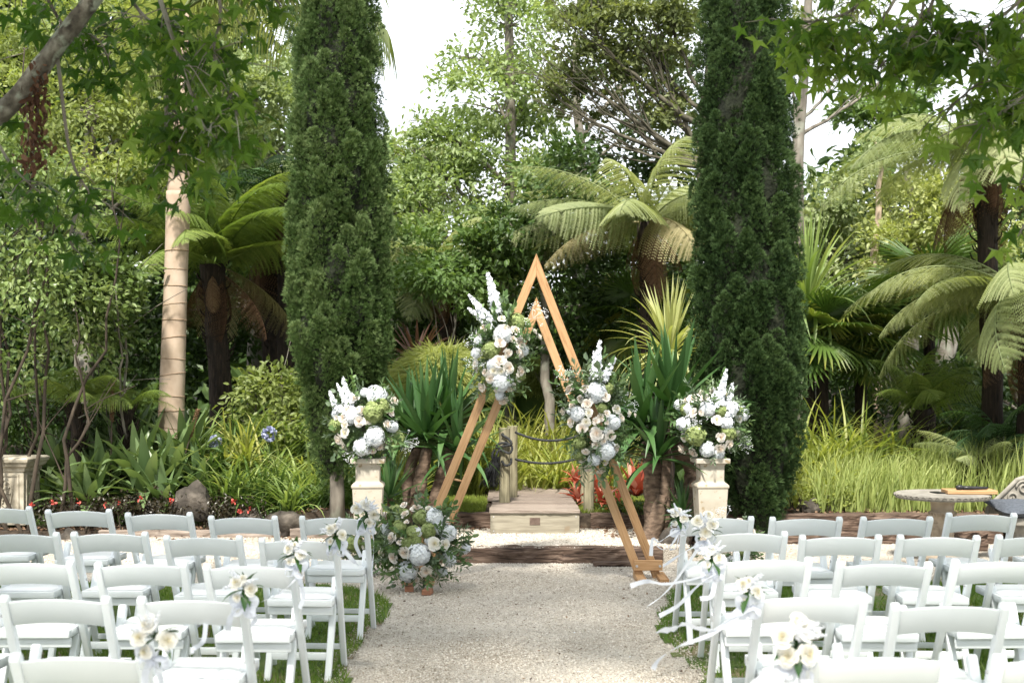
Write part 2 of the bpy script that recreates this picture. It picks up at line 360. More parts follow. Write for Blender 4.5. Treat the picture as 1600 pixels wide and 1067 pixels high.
LMAT('sprig_grey', (.07, .11, .06), (.13, .18, .11), (.22, .28, .19), rough=.5, trans=.25)
LMAT('posy_leaf', (.025, .075, .02), (.045, .115, .03), (.09, .17, .05), rough=.35, trans=.3)
# ------------------------------------------------------------------ ground
def smooth(a, b, x):
    t = np.clip((x - a) / (b - a), 0, 1); return t * t * (3 - 2 * t)
def hz(x, y):
    """height of the ground"""
    x = np.asarray(x, float); y = np.asarray(y, float)
    right = .03 * smooth(.6, 1.4, x) * (1 - smooth(10.2, 11.0, y))
    terr = .13 * ((x > -1.32) & (x < 1.62) & (y > 11.5) & (y < 13.03))
    bedL = .05 * (y > 13.42) + .78 * smooth(13.55, 15.7, y)
    bedC = .26 * (y > 13.03) + .0 * y
    bedR = .27 * (y > 12.98)
    left = smooth(-3.0, -2.0, x)
    z = np.where(x < -1.4, bedL * (1 - left) + np.where(y > 13.42, .26, 0) * left, np.where(x > 1.6, bedR, bedC))
    hills = 2.2 * smooth(22, 60, y) + 5 * smooth(60, 200, y)
    n = .02 * np.sin(x * 2.3 + 1) * np.sin(y * 1.7) * (y > 13.6)
    return z + terr + right + hills + n
def sheet(name, xs, ys, keep, mat, dz=0, kind='structure'):
    X, Y = np.meshgrid(xs, ys); Z = hz(X, Y) + dz
    V = np.stack([X, Y, Z], -1).reshape(-1, 3); nx = len(xs)
    i, j = np.meshgrid(np.arange(len(ys) - 1), np.arange(nx - 1), indexing='ij'); i = i.ravel(); j = j.ravel()
    q = np.stack([i * nx + j, i * nx + j + 1, (i + 1) * nx + j + 1, (i + 1) * nx + j], 1)
    c = V[q].mean(1); q = q[keep(c[:, 0], c[:, 1])]
    used, inv = np.unique(q.ravel(), return_inverse=True)
    o = obj(name, mesh_np(name, V[used], [inv.reshape(-1, 4)], None, False, (mat,)))
    return tag(o, kind=kind)
def gravel_mat():
    m, n, b = new_mat('crushed_gravel'); L = n.links
    geo = n.nodes.new('ShaderNodeNewGeometry')
    v = n.nodes.new('ShaderNodeTexVoronoi'); v.inputs['Scale'].default_value = 105; L.new(geo.outputs['Position'], v.inputs['Vector'])
    sp = n.nodes.new('ShaderNodeSeparateColor'); L.new(v.outputs['Color'], sp.inputs[0])
    r = ramp(n, [(0, (.27, .22, .165)), (.15, (.44, .39, .325)), (.5, (.55, .50, .43)), (1, (.63, .585, .52))]); L.new(sp.outputs[0], r.inputs['Fac'])
    no = n.nodes.new('ShaderNodeTexNoise'); no.inputs['Scale'].default_value = 1.1; no.inputs['Detail'].default_value = 5; L.new(geo.outputs['Position'], no.inputs['Vector'])
    r2 = ramp(n, [(.3, (.72, .69, .64)), (.6, (1, 1, 1))]); L.new(no.outputs['Fac'], r2.inputs['Fac'])
    mx = n.nodes.new('ShaderNodeMix'); mx.data_type = 'RGBA'; mx.blend_type = 'MULTIPLY'; mx.inputs[0].default_value = 1
    L.new(r.outputs['Color'], mx.inputs[6]); L.new(r2.outputs['Color'], mx.inputs[7]); L.new(mx.outputs[2], b.inputs['Base Color'])
    bp = n.nodes.new('ShaderNodeBump'); bp.inputs['Strength'].default_value = 1; bp.inputs['Distance'].default_value = .012
    L.new(v.outputs['Distance'], bp.inputs['Height']); bp.invert = True; L.new(bp.outputs[0], b.inputs['Normal']); b.inputs['Roughness'].default_value = .95
    return m
M['gravel'] = gravel_mat()
M['stones'] = attr_mat('gravel_stone', [(0, (.19, .155, .11)), (.08, (.40, .35, .29)), (.5, (.55, .50, .43)), (1, (.70, .66, .60))], .9)
xs = np.unique(np.round(np.concatenate([np.linspace(-160, -12, 30), np.linspace(-12, 12, 97), np.linspace(12, 160, 30),
     [-1.33, -1.31, 1.61, 1.63, -1.41, -1.39]]), 4))
ys = np.unique(np.round(np.concatenate([np.linspace(-14, 0, 12), np.linspace(0, 18, 73), np.linspace(18, 200, 50), [11.49, 11.51, 13.02, 13.04, 12.97, 12.99, 13.41, 13.43]]), 4))
back = lambda x, y: np.where(x < -1.4, 13.42, np.where(x > 1.6, 12.98, 13.03))
sheet('gravel_path', xs, ys, lambda x, y: (y < back(x, y)) & (np.abs(x) < 13), M['gravel'])
sheet('garden_soil', xs, ys, lambda x, y: ~((y < back(x, y)) & (np.abs(x) < 13)), M['soil'])
# loose stones over the gravel in view
STONE = (np.array([[.5, 0, 0], [0, .42, .03], [-.46, .05, 0], [0, -.4, 0], [.05, 0, .34], [0, .03, -.3]], float),
         [np.array([[0, 1, 4], [1, 2, 4], [2, 3, 4], [3, 0, 4]])])
def stones(n, x0, x1, y0, y1, s0, s1, g, keep=None):
    x = rng.uniform(x0, x1, n); y = rng.uniform(y0, y1, n)
    if keep is not None: k = keep(x, y); x, y = x[k], y[k]
    z = hz(x, y) + .002; m = len(x)
    a = rng.uniform(0, 2 * PI, m); Rm = frames(np.stack([np.cos(a), np.sin(a), rng.normal(0, .3, m)], 1), roll=rng.normal(0, .5, m))
    s = rng.uniform(s0, s1, m)
    scatter(g, *STONE, Rm, np.stack([x, y, z], 1), np.stack([s, s, s * rng.uniform(.6, 1.3, m)], 1), rnd=np.clip(rng.normal(.5, .25, m), 0, 1))
g = G()
stones(62000, -1.25, 1.35, 6.0, 11.5, .006, .017, g)
stones(12000, -1.3, 1.6, 11.5, 13.0, .008, .019, g)
stones(12000, -5, -1.2, 10.2, 13.4, .009, .02, g)
stones(15000, 1.2, 6, 10.2, 12.9, .009, .02, g)
tag(obj('gravel_stones', g.mesh('gravel_stones', M['stones'])), kind='stuff')
# lawns: irregular sheets with blades
def lawn_r(x, y): 
    e = 1.0 + .05 * np.sin(y * 2.1) + .02 * np.sin(y * 9) + .17 * smooth(8.3, 10, y)
    return (x > e) & (y < 10.15 + .06 * np.sin(x * 4) - .5 * np.exp(-(x - 1.1) * 5)) & (x < 9)
def lawn_l(x, y):
    e = -.90 - .06 * np.sin(y * 1.7 + 1) - .03 * np.sin(y * 7)
    return (x < e) & (y < 10.25 + .08 * np.sin(x * 3) - .8 * np.exp((x + .9) * 4)) & (x > -9)
gx = np.arange(-9, 9, .065); gy = np.arange(2.2, 10.4, .065)
M['turf'] = tex_mat('turf_soil', [(.35, (.055, .085, .02)), (.5, (.075, .115, .025)), (.62, (.20, .16, .10))], 1.6, rough=1, bump=.6, detail=7)
sheet('lawn', gx, gy, lawn_r, M['turf'], .006); sheet('lawn', gx, gy, lawn_l, M['turf'], .006)
BLADE = (np.array([[0, -.06, 0], [0, .06, 0], [.55, .045, .06], [.55, -.045, .06], [1, 0, .2]], float), [np.array([[0, 1, 2, 3]]), np.array([[3, 2, 4]])])
BL3 = (np.array([[0, -.09, 0], [0, .09, 0], [1, 0, .15]], float), [np.array([[0, 1, 2]])])
def turf(name, n, x0, x1, y0, y1, keep, mat, h0, h1, patch=True, tpl=BL3, dz=.004):
    x = rng.uniform(x0, x1, n); y = rng.uniform(y0, y1, n); k = keep(x, y)
    if patch:
        f = np.sin(x * 2.3 + 2) * np.sin(y * 1.9) + .6 * np.sin(x * 5.1) * np.sin(y * 4.3 + 1) + rng.normal(0, .35, n)
        k &= f > -.75
    x, y = x[k], y[k]; m = len(x)
    d = np.stack([rng.normal(0, .5, m), rng.normal(0, .5, m), np.full(m, 1.)], 1)
    g = G(); scatter(g, *tpl, frames(d), np.stack([x, y, hz(x, y) + dz], 1), rng.uniform(h0, h1, m))
    return tag(obj(name, g.mesh(name, mat)), kind='stuff')
turf('lawn_grass', 70000, .9, 5.2, 4.4, 10.3, lawn_r, M['grass'], .03, .065)
turf('lawn_grass', 70000, -5.2, -.8, 4.4, 10.4, lawn_l, M['grass'], .03, .065)
turf('mossy_grass', 24000, -1.7, 1.6, 13.2, 14.9, lambda x, y: (np.abs(x - .22) > .5) | (y > 15), M['moss'], .03, .06, False)
turf('mossy_grass', 8000, -3.3, -1.4, 13.6, 15.2, lambda x, y: x < 9, M['moss'], .03, .05, True)
# dead leaves and mulch along the beds
g = G()
for (x0, x1, y0, y1, n) in ((-5.5, -1.9, 13.45, 14.2, 2600), (1.3, 6, 13.0, 13.5, 1500), (-1.2, 1.5, 12.85, 13.0, 260), (.9, 2.2, 12.2, 13.0, 420), (-8, 8, 14, 19, 7000), (-5, -1.8, 12.9, 13.4, 200)):
    x = rng.uniform(x0, x1, n); y = rng.uniform(y0, y1, n)
    d = np.stack([rng.normal(0, 1, n), rng.normal(0, 1, n), rng.normal(0, .35, n)], 1)
    scatter(g, *LEAF4, frames(d, roll=rng.normal(0, .6, n)), np.stack([x, y, hz(x, y) + .012], 1), rng.uniform(.02, .06, n))
tag(obj('fallen_leaves', g.mesh('fallen_leaves', M['mulch'])), kind='stuff')

# ------------------------------------------------------------------ plant pieces (templates)
def sword(name, L, w, a0, droop, mat, fold=.35, n=9, tip=.25, base=.55, wav=0, seed=0):
    """strap or sword leaf from the origin, starting at elevation a0 in the xz plane and bending by droop radians"""
    rg = np.random.default_rng(seed); s = np.linspace(0, 1, n); th = a0 - droop * s ** 1.4
    dx = np.cos(th) * L / (n - 1); dz = np.sin(th) * L / (n - 1)
    x = np.concatenate([[0], np.cumsum(dx)[:-1]]); z = np.concatenate([[0], np.cumsum(dz)[:-1]])
    pr = np.where(s < .3, base + (1 - base) * s / .3, 1 - np.clip((s - (1 - tip * 2)) / (tip * 2), 0, 1) ** 1.6) * w / 2
    yo = wav * np.sin(s * PI) * L * rg.uniform(-1, 1)
    up = fold * pr
    V = np.stack([np.stack([x - np.sin(th) * up, yo + pr, z + np.cos(th) * up], 1), np.stack([x, yo + 0 * x, z], 1), np.stack([x - np.sin(th) * up, yo - pr, z + np.cos(th) * up], 1)], 1).reshape(-1, 3)
    f = []
    for i in range(n - 1):
        for j in (0, 1): f.append((i * 3 + j, i * 3 + j + 1, i * 3 + j + 4, i * 3 + j + 3))
    g = G(); g.add(V, [np.array(f)], np.repeat(.15 + .7 * rg.random() + .25 * (s - .5), 3)); return g.mesh(name, mat, True) if name else g
def frond(name, L, W, a0, droop, mat, n=28, np_=13, seed=0, hang=.35, rmat=None, pw=.9):
    rg = np.random.default_rng(seed); s = np.linspace(0, 1, 24); th = a0 - droop * s ** 1.2
    px = np.concatenate([[0], np.cumsum(np.cos(th))[:-1]]) * L / 23; pz = np.concatenate([[0], np.cumsum(np.sin(th))[:-1]]) * L / 23
    g = G(); tube(np.stack([px, 0 * px, pz], 1), np.linspace(.014, .003, 24) * (L / 2 + .3), 4, False, g, .05)
    ss = np.clip(np.linspace(.12, .985, n) + rg.normal(0, .25 / n, n), .1, .99)
    Vs = []; rr = []
    for k, u in enumerate(ss):
        cx, cz, t = np.interp(u, s, px), np.interp(u, s, pz), np.interp(u, s, th)
        pl = W * (np.sin(PI * min(1, .12 + .88 * u) ** .85) ** .7) * rg.uniform(.92, 1.06) * (1 if u < .93 else .8)
        pl = max(pl, W * .12)
        T = np.array([math.cos(t), 0, math.sin(t)]); N = np.array([-math.sin(t), 0, math.cos(t)])
        for sd in (-1, 1):
            d = norm(np.array([0, sd, 0]) * 1 + T * .33 - np.array([0, 0, hang * .35]))
            q = np.linspace(0.04, .97, np_); pos = np.array([cx, 0, cz]) + d * (q[:, None] * pl) - np.array([0, 0, 1]) * (hang * pl * q[:, None] ** 2)
            lat = norm(np.cross(N, d) + np.array([0, 0, 1]) * rg.normal(0, .18)); wl = L / n * pw * (1 - q ** 2 * .75) * .62
            for e in (-1, 1):
                wj = wl * rg.uniform(.65, 1.35, len(wl)); tipv = pos + (lat * e + d * .35)[None] * wj[:, None] - np.array([0, 0, .5]) * wl[:, None]
                step = d * (pl / np_ * .5)
                Vs.append(np.stack([pos - step, pos + step, tipv], 1).reshape(-1, 3)); rr.append(np.full(len(pos) * 3, np.clip(.5 + rg.normal(0, .18), 0, 1)))
    V = np.vstack(Vs); g.add(V, [np.arange(len(V)).reshape(-1, 3)], np.concatenate(rr))
    return g.mesh(name, mat)
def feather(name, L, W, a0, droop, mat, n=34, seed=0, hang=.5, lw=.035):
    """palm frond: rachis with strap leaflets"""
    rg = np.random.default_rng(seed); s = np.linspace(0, 1, 20); th = a0 - droop * s
    px = np.concatenate([[0], np.cumsum(np.cos(th))[:-1]]) * L / 19; pz = np.concatenate([[0], np.cumsum(np.sin(th))[:-1]]) * L / 19
    g = G(); tube(np.stack([px, 0 * px, pz], 1), np.linspace(.02, .004, 20), 5, False, g, .2)
    for u in np.linspace(.1, .99, n):
        c = np.array([np.interp(u, s, px), 0, np.interp(u, s, pz)]); t = np.interp(u, s, th)
        T = np.array([math.cos(t), 0, math.sin(t)])
        for sd in (-1, 1):
            l = W * (1 - .55 * abs(u - .4)) * rg.uniform(.85, 1.05); d = norm(np.array([0, sd * 1., 0]) + T * .7); w = norm(np.cross(d, [0, 0, 1.])) * lw / 2
            q = np.linspace(0, 1, 5)[:, None]; pts = c + d * q * l - np.array([0, 0, 1]) * hang * l * q ** 2
            ww = w * (1 - q ** 2)
            V = np.stack([pts + ww, pts - ww], 1).reshape(-1, 3); f = [(2 * i, 2 * i + 1, 2 * i + 3, 2 * i + 2) for i in range(4)]
            g.add(V, [np.array(f)], np.clip(.5 + rg.normal(0, .2), 0, 1))
    return g.mesh(name, mat, True)
def fan(name, r, mat, nseg=34, seed=0, span=5.0):
    rg = np.random.default_rng(seed); g = G(); petiole = r * 1.0
    for k in range(nseg):
        a = -span / 2 + span * k / (nseg - 1); l = r * (1 - .25 * (abs(a) / (span / 2)) ** 2) * rg.uniform(.93, 1.04); w = r * span / nseg * .40
        q = np.array([0, .45, .75, 1.0]); cx = np.cos(a) * q * l; cy = np.sin(a) * q * l; cz = -.18 * l * q ** 2.5 * (1 + .5 * rg.random())
        ww = w * np.array([.1, 1, .8, .02]) / 2 * 1.2; nx, ny = -np.sin(a), np.cos(a)
        up = ww * .8
        V = np.stack([np.stack([cx + nx * ww, cy + ny * ww, cz + up], 1), np.stack([cx, cy, cz], 1), np.stack([cx - nx * ww, cy - ny * ww, cz + up], 1)], 1).reshape(-1, 3)
        f = [(i * 3 + j, i * 3 + j + 1, i * 3 + j + 4, i * 3 + j + 3) for i in range(3) for j in (0, 1)]
        rd = np.repeat([.3, .35, .5, 1.0 if rg.random() < .5 else .6], 3) + rg.normal(0, .05)
        g.add(V, [np.array(f)], np.clip(rd, 0, 1))
    return g.mesh(name, mat)
def gum_leaf(name, s, mat, seed=0):
    rg = np.random.default_rng(seed); V = [(0, 0, 0)]; r = []
    ang = [-2.35, -1.75, -1.15, -.62, -.0, .62, 1.15, 1.75, 2.35]; rad = [.62, .30, .92, .40, 1.05, .40, .92, .30, .62]
    V = [(0.0, 0, 0)]
    for a, q in zip(ang, rad):
        q *= rg.uniform(.92, 1.08); V.append((q * math.cos(a), q * math.sin(a), -.28 * q * q * rg.uniform(.4, 1.7) + .10 * abs(math.sin(a)) + rg.normal(0, .05)))
    V = np.array(V) * s * .62; V[:, 0] += s * .30
    f = [(0, k, k + 1) for k in range(1, 9)]
    g = G(); g.add(V, [np.array(f)], rg.uniform(.3, .7)); tube([(-.22 * s, 0, .03 * s), (.02 * s, 0, 0), (.3 * s, 0, .004)], s * .012, 3, False, g, .9)
    return g.mesh(name, mat)
def leafset(fn, k, *a, **kw): return [fn(*a, seed=i + 1, **kw) for i in range(k)]

def rosette(parent, name, meshes, n, origin, e0, e1, az=None, s=(.85, 1.1), rg=rng, golden=True, order=True, r0=.03):
    """n leaf objects round a point; elevation tilt is applied on top of the mesh's own arc"""
    for k in range(n):
        tan = name == 'frond' and n >= 20 and k >= n - 4 and meshes[0].name.startswith('frond') and az is None
        a = (k * 2.399963 + rg.normal(0, .12)) if az is None else rg.uniform(*az)
        t = k / max(1, n - 1) if order else rg.random(); el = e0 + (e1 - e0) * t + rg.normal(0, .05)
        me = meshes[int(rg.integers(len(meshes)))]
        if tan and k % 2: me = TANF[k % 2]
        rot = Matrix.Rotation(a, 3, 'Z') @ Matrix.Rotation(-el, 3, 'Y') @ Matrix.Rotation(rg.normal(0, .28), 3, 'X')
        o = origin + np.array([math.cos(a), math.sin(a), 0]) * r0
        obj(name, me, parent, LM(o, rot=rot, s=float(rg.uniform(*s))))

def crown_mesh(clumps, leaf, size, mat, rg=rng, sub=14, spread=.30, down=.25, name='crown', shell=.6):
    """clumps: list of (centre, (rx,ry,rz), n)"""
    g = G()
    for c, r, n in clumps:
        r = np.array(r); k = max(3, sub); u = norm(rg.normal(size=(k, 3))) * (rg.uniform(shell, 1, (k, 1)) ** .7)
        cs = u * r; w = rg.dirichlet(np.full(k, 2.5)); cnt = np.maximum(1, (w * n).astype(int))
        idx = np.repeat(np.arange(k), cnt); m = len(idx)
        sc = spread * rg.uniform(.6, 1.3, k)
        p = cs[idx] + np.clip(rg.normal(size=(m, 3)), -2.1, 2.1) * r * sc[idx][:, None] * np.array([1, 1, .75])
        d = norm(p / r + rg.normal(0, .8, (m, 3)) - np.array([0, 0, down])); crnd = rg.random(k)
        scatter(g, *leaf, frames(d, roll=rg.normal(0, .9, m)), p + c, size * rg.uniform(.65, 1.25, m), rnd=np.clip(.6 * crnd[idx] + .4 * rg.random(m), 0, 1))
    return g.mesh(name, mat)
def limb(p0, p1, r0, r1, rg, sag=.12, n=8, wob=.04):
    p0 = np.array(p0); p1 = np.array(p1); t = np.linspace(0, 1, n)[:, None]; L = np.linalg.norm(p1 - p0)
    mid = np.array([0, 0, 1]) * sag * L
    pts = p0 * (1 - t) + p1 * t + 4 * t * (1 - t) * mid * .5 + np.cumsum(rg.normal(0, wob * L / n, (n, 3)), 0) * (t > 0)
    return pts, np.linspace(r0, r1, n)
def tree(name, label, cat, base, trunk, r, clumps, leaf, size, mat, bark, twigs=5, group=None, sub=14, seed=1, spread=.30, tw=.012, limbs=True, shell=.6, down=.25):
    """base point, trunk = list of further points (world), clumps in world coordinates"""
    rg = np.random.default_rng(seed); root = empty(name, base, 0, label, cat, group); b = np.array(base)
    tp = np.vstack([[0, 0, -.1], np.array(trunk) - b]); 
    tt = np.linspace(0, 1, 12); seg = np.linspace(0, 1, len(tp)); pts = np.stack([np.interp(tt, seg, tp[:, i]) for i in range(3)], 1)
    pts[1:-1] += rg.normal(0, r * .25, (10, 3)) * np.array([1, 1, 0])
    obj('trunk', tube(pts, np.linspace(r, r * .35, 12), 10).mesh('trunk', bark, True), root)
    if limbs:
        for c, rr, n in clumps:
            c = np.array(c) - b; g = G()
            k = int(np.clip(np.argmin(np.linalg.norm(pts - (c - np.array([0, 0, np.linalg.norm(c[:2] - pts[:, :2].mean(0)) * .7])), axis=1)), 2, 11))
            lp, lr = limb(pts[k], c, r * .42 * (1 - k / 16), tw * 1.2, rg); tube(lp, lr, 6, False, g)
            for q in range(twigs):
                e = c + norm(rg.normal(size=3)) * np.array(rr) * rg.uniform(.6, .95); j = int(rg.integers(3, 8))
                a, ar = limb(lp[j], e, lr[j] * .6 + tw * .3, tw * .4, rg, .08, 6); tube(a, ar, 4, False, g)
            obj('branch', g.mesh('branch', bark, True), root)
    cl_ = [(np.array(c) - b, rr, n) for c, rr, n in clumps]
    tag(obj('crown', crown_mesh(cl_, leaf, size, mat, rg, sub, spread, down, shell=shell), root), kind='stuff')
    return root
def clump_px(lst, n_each=None):
    """(px,py,d, rx_px, ry_px, depth_m, n) -> world ellipsoids"""
    out = []
    for px, py, d, rx, ry, dm, n in lst: out.append((P(px, py, d), (rx / F * d, dm, ry / F * d), n))
    return out
def gz(px, d):
    x = (px - HX) / F * d; return np.array([x, d, float(hz(x, d))])
# ------------------------------------------------------------------ timber edges, step, posts, ropes
def timber(name, label, x0, x1, y, z, W, H, amp, seed, mat='sleeper', cat='sleeper', group=None, rz=0):
    me = rough_box(x1 - x0, W, H, max(6, int((x1 - x0) * 14)), amp, seed).mesh(name, M[mat])
    o = obj(name, me); o.location = ((x0 + x1) / 2, y, z); o.rotation_euler = (0, 0, rz)
    return tag(o, label, cat, group)
timber('railway_sleeper', 'long dark weathered sleeper forming the front step edge across the gravel path', -1.3, 1.35, 11.55, -.02, .2, .155, .006, 3)
timber('railway_sleeper', 'short broken sleeper end lying in the gravel beside the arch foot', .72, 1.25, 11.30, -.035, .12, .075, .006, 31)
timber('railway_sleeper', 'dark sleeper behind the terrace to the left of the wooden step box', -1.45, -.13, 13.08, .10, .14, .18, .006, 4)
timber('railway_sleeper', 'dark sleeper behind the terrace to the right of the wooden step box', .80, 1.98, 13.08, .10, .14, .18, .006, 5)
timber('railway_sleeper', 'lower sleeper of the retaining edge behind the right-hand chairs', 1.9, 4.9, 12.88, -.02, .2, .155, .007, 6)
timber('railway_sleeper', 'upper sleeper of the retaining edge below the reeds', 2.1, 5.0, 12.90, .137, .19, .155, .007, 7)
timber('railway_sleeper', 'sleeper continuing the retaining edge behind the stone bench', 5.02, 7.6, 12.90, .0, .2, .29, .007, 8)
timber('garden_edging', 'thin timber edging in front of the red begonia bed', -4.3, -2.35, 13.36, -.02, .09, .09, .003, 9, 'greywood', 'edging')
timber('garden_edging', 'thin timber edging beside the low boulder and left cypress', -2.3, -1.45, 13.30, -.02, .1, .12, .003, 10, 'greywood', 'edging')
timber('timber_stump', 'upright split timber block under the stone bench end', 4.18, 4.55, 12.35, 0, .22, .19, .012, 14, 'sleeper', 'timber')
# the step box, the landing of a small bridge
sb = empty('wooden_step', (0.205 + .02, 12.6, .125), 0, 'weathered wooden step box with plank top and small metal plate in the middle', 'step')
fx = .44
obj('front_board', bevelled('front_board', box(G(), (0, 0, .103), (.875, .035, .206)), M['boxwood'], .004), sb)
for s in (-1, 1):
    obj('side_board', bevelled('side_board', box(G(), (s * (fx - .017), .72, .100), (.034, 1.40, .20)), M['boxwood'], .004), sb)
for k in range(11):
    w = .148; rg = np.random.default_rng(40 + k)
    g = G(); L = .885 - .0035 * k + rg.uniform(-.008, .008); nx = 22; xs_ = np.linspace(-L / 2, L / 2, nx)
    V = []; 
    for i, x in enumerate(xs_):
        e0, e1 = rg.normal(0, .0022, 2); z0 = .207 + rg.normal(0, .0008)
        V += [(x, e0, z0), (x, e0, z0 + .027), (x, .02, z0 + .030 + rg.normal(0, .001)), (x, w - .012 + e1, z0 + .030), (x, w - .006 + e1, z0 + .026), (x, w - .006, z0)]
    q = [(i * 6 + j, i * 6 + (j + 1) % 6, (i + 1) * 6 + (j + 1) % 6, (i + 1) * 6 + j) for i in range(nx - 1) for j in range(6)]
    g.add(V, [np.array(q), np.arange(6)[None], (np.arange(6) + (nx - 1) * 6)[::-1][None]])
    o = obj('plank', g.mesh('plank', M['greywood']), sb); o.location = (rg.uniform(-.006, .006), -.035 + k * w, 0); o.rotation_euler = (0, rg.normal(0, .003), rg.normal(0, .003))
o = obj('metal_plate', bevelled('metal_plate', box(G(), (0, -.0195, .125), (.102, .004, .072)), M['rust'], .001), sb)
g = G()
for sx in (-1, 1):
    for sz in (.03, .17): tube([(sx * .405, -.0175, sz), (sx * .405, -.021, sz)], .006, 8, True, g)
tag(obj('bolts', g.mesh('bolts', M['screw']), sb), kind='stuff')
# bridge planks beyond
br = empty('footbridge', (.2, 14.30, .30), 0, 'low plank footbridge disappearing into the plants behind the step', 'bridge')
for k in range(12):
    obj('plank', bevelled('plank', box(G(), (0, k * .15 + .07, 0), (.95, .14, .04)), M['greywood'], .004), br)
def post(name, label, px, py_top, d, r, lean=0, holes=(), group=None):
    t = P(px, py_top, d); b = np.array([t[0], d, float(hz(t[0], d)) - .1]); h = t[2] - b[2]
    root = empty(name, b, 0, label, 'post', group); rg = np.random.default_rng(int(px))
    n = 14; a = np.linspace(0, 2 * PI, n, endpoint=False)
    g = tube(np.stack([lean * np.linspace(0, 1, 10), np.zeros(10), np.linspace(0, h, 10)], 1), r, n)
    g.V[0] += rg.normal(0, .0012, g.V[0].shape)
    obj('post_body', bevelled('post_body', g, M['post'], .006), root)
    for hx, hzz in holes:
        obj('rope_hole', tube([(hx, -r - .002, hzz - b[2]), (hx, -r + .02, hzz - b[2])], .016, 10).mesh('rope_hole', M['blackmetal']), root)
    return root
D1 = 13.35
pz = lambda py, d=D1: P(0, py, d)[2]
post('bridge_post', 'front left bridge post with black rope knotted round it', 788.5, 668.5, D1, .058, holes=((-.02, pz(678)),))
post('bridge_post', 'rear left bridge post standing just behind the knotted one', 800.5, 665.5, 13.95, .058)
post('bridge_post', 'right bridge post partly hidden behind the hanging arch flowers', 920, 672, D1, .056)
post('bridge_post', 'rear right bridge post behind the flowers of the arch', 914.5, 668, 13.95, .056)
def rope(pts, r=.0135, turns=None, n=None, g=None):
    """three twisted strands along a path"""
    pts = np.asarray(pts, float); g = g or G(); Ls = np.concatenate([[0], np.cumsum(np.linalg.norm(np.diff(pts, axis=0), axis=1))]); L = Ls[-1]
    m = n or max(8, int(L / .012)); s = np.linspace(0, L, m); c = np.stack([np.interp(s, Ls, pts[:, i]) for i in range(3)], 1)
    t = norm(np.gradient(c, axis=0)); u = norm(np.cross(t, [0.3, 1, .1])); v = np.cross(t, u)
    for k in range(3):
        a = s / .055 * 2 * PI + k * 2 * PI / 3; p = c + (u * np.cos(a)[:, None] + v * np.sin(a)[:, None]) * r * .5
        tube(p, r * .62, 5, False, g)
    return g
def curve_pts(ctrl, n=40):
    c = np.array(ctrl, float); t = np.linspace(0, len(c) - 1, n); out = []
    ce = np.vstack([2 * c[0] - c[1], c, 2 * c[-1] - c[-2]])
    for x in t:
        i = min(int(x), len(c) - 2); f = x - i; p0, p1, p2, p3 = ce[i:i + 4]
        out.append(.5 * ((2 * p1) + (-p0 + p2) * f + (2 * p0 - 5 * p1 + 4 * p2 - p3) * f * f + (-p0 + 3 * p1 - 3 * p2 + p3) * f ** 3))
    return np.array(out)
def sag(a, b, s, n=40):
    t = np.linspace(0, 1, n)[:, None]; p = a * (1 - t) + b * t; p[:, 2] -= s * 4 * (t * (1 - t))[:, 0]; return p
dn = D1 + .30
o = obj('rope', rope(sag(P(805, 675, D1), P(915, 676, D1), .085)).mesh('rope', M['rope'], True)); tag(o, 'upper twisted black rope sagging between the two bridge posts', 'rope')
o = obj('rope', rope(sag(P(805, 717, D1), P(915, 712, D1), .06)).mesh('rope', M['rope'], True)); tag(o, 'lower twisted black rope sagging between the two bridge posts', 'rope')
dk = D1 - .075
kn = [(784, 679), (795, 686), (799, 694), (786, 697), (776, 700), (778, 694), (790, 692), (800, 698), (796, 708), (780, 703), (774, 716), (770, 730)]
g = rope(curve_pts([P(x, y, dk - .012 * (i % 3)) for i, (x, y) in enumerate(kn)], 160))
rope(curve_pts([P(784, 720, dk), P(790, 727, dk - .02), P(798, 724, dk - .01), P(799, 716, dk)], 40), g=g)
rope(curve_pts([P(773, 702, dk), P(769, 712, dk), P(772, 722, dk)], 30), g=g)
ko = obj('knotted_rope', g.mesh('knotted_rope', M['rope'], True)); tag(ko, 'black rope knot with frayed tassel on the left bridge post', 'rope')
g = G(); rg = np.random.default_rng(3)
for k in range(260):
    a = P(775 + rg.normal(0, 3), 712 + rg.uniform(0, 14), dk + rg.normal(0, .02)); e = P(766 + rg.normal(0, 7), 748 + rg.uniform(-12, 14), dk + rg.normal(0, .05))
    m_ = (a + e) / 2 + rg.normal(0, .015, 3); tube([a, m_, e], .0022, 3, False, g)
obj('tassel', g.mesh('tassel', M['rope']), ko)

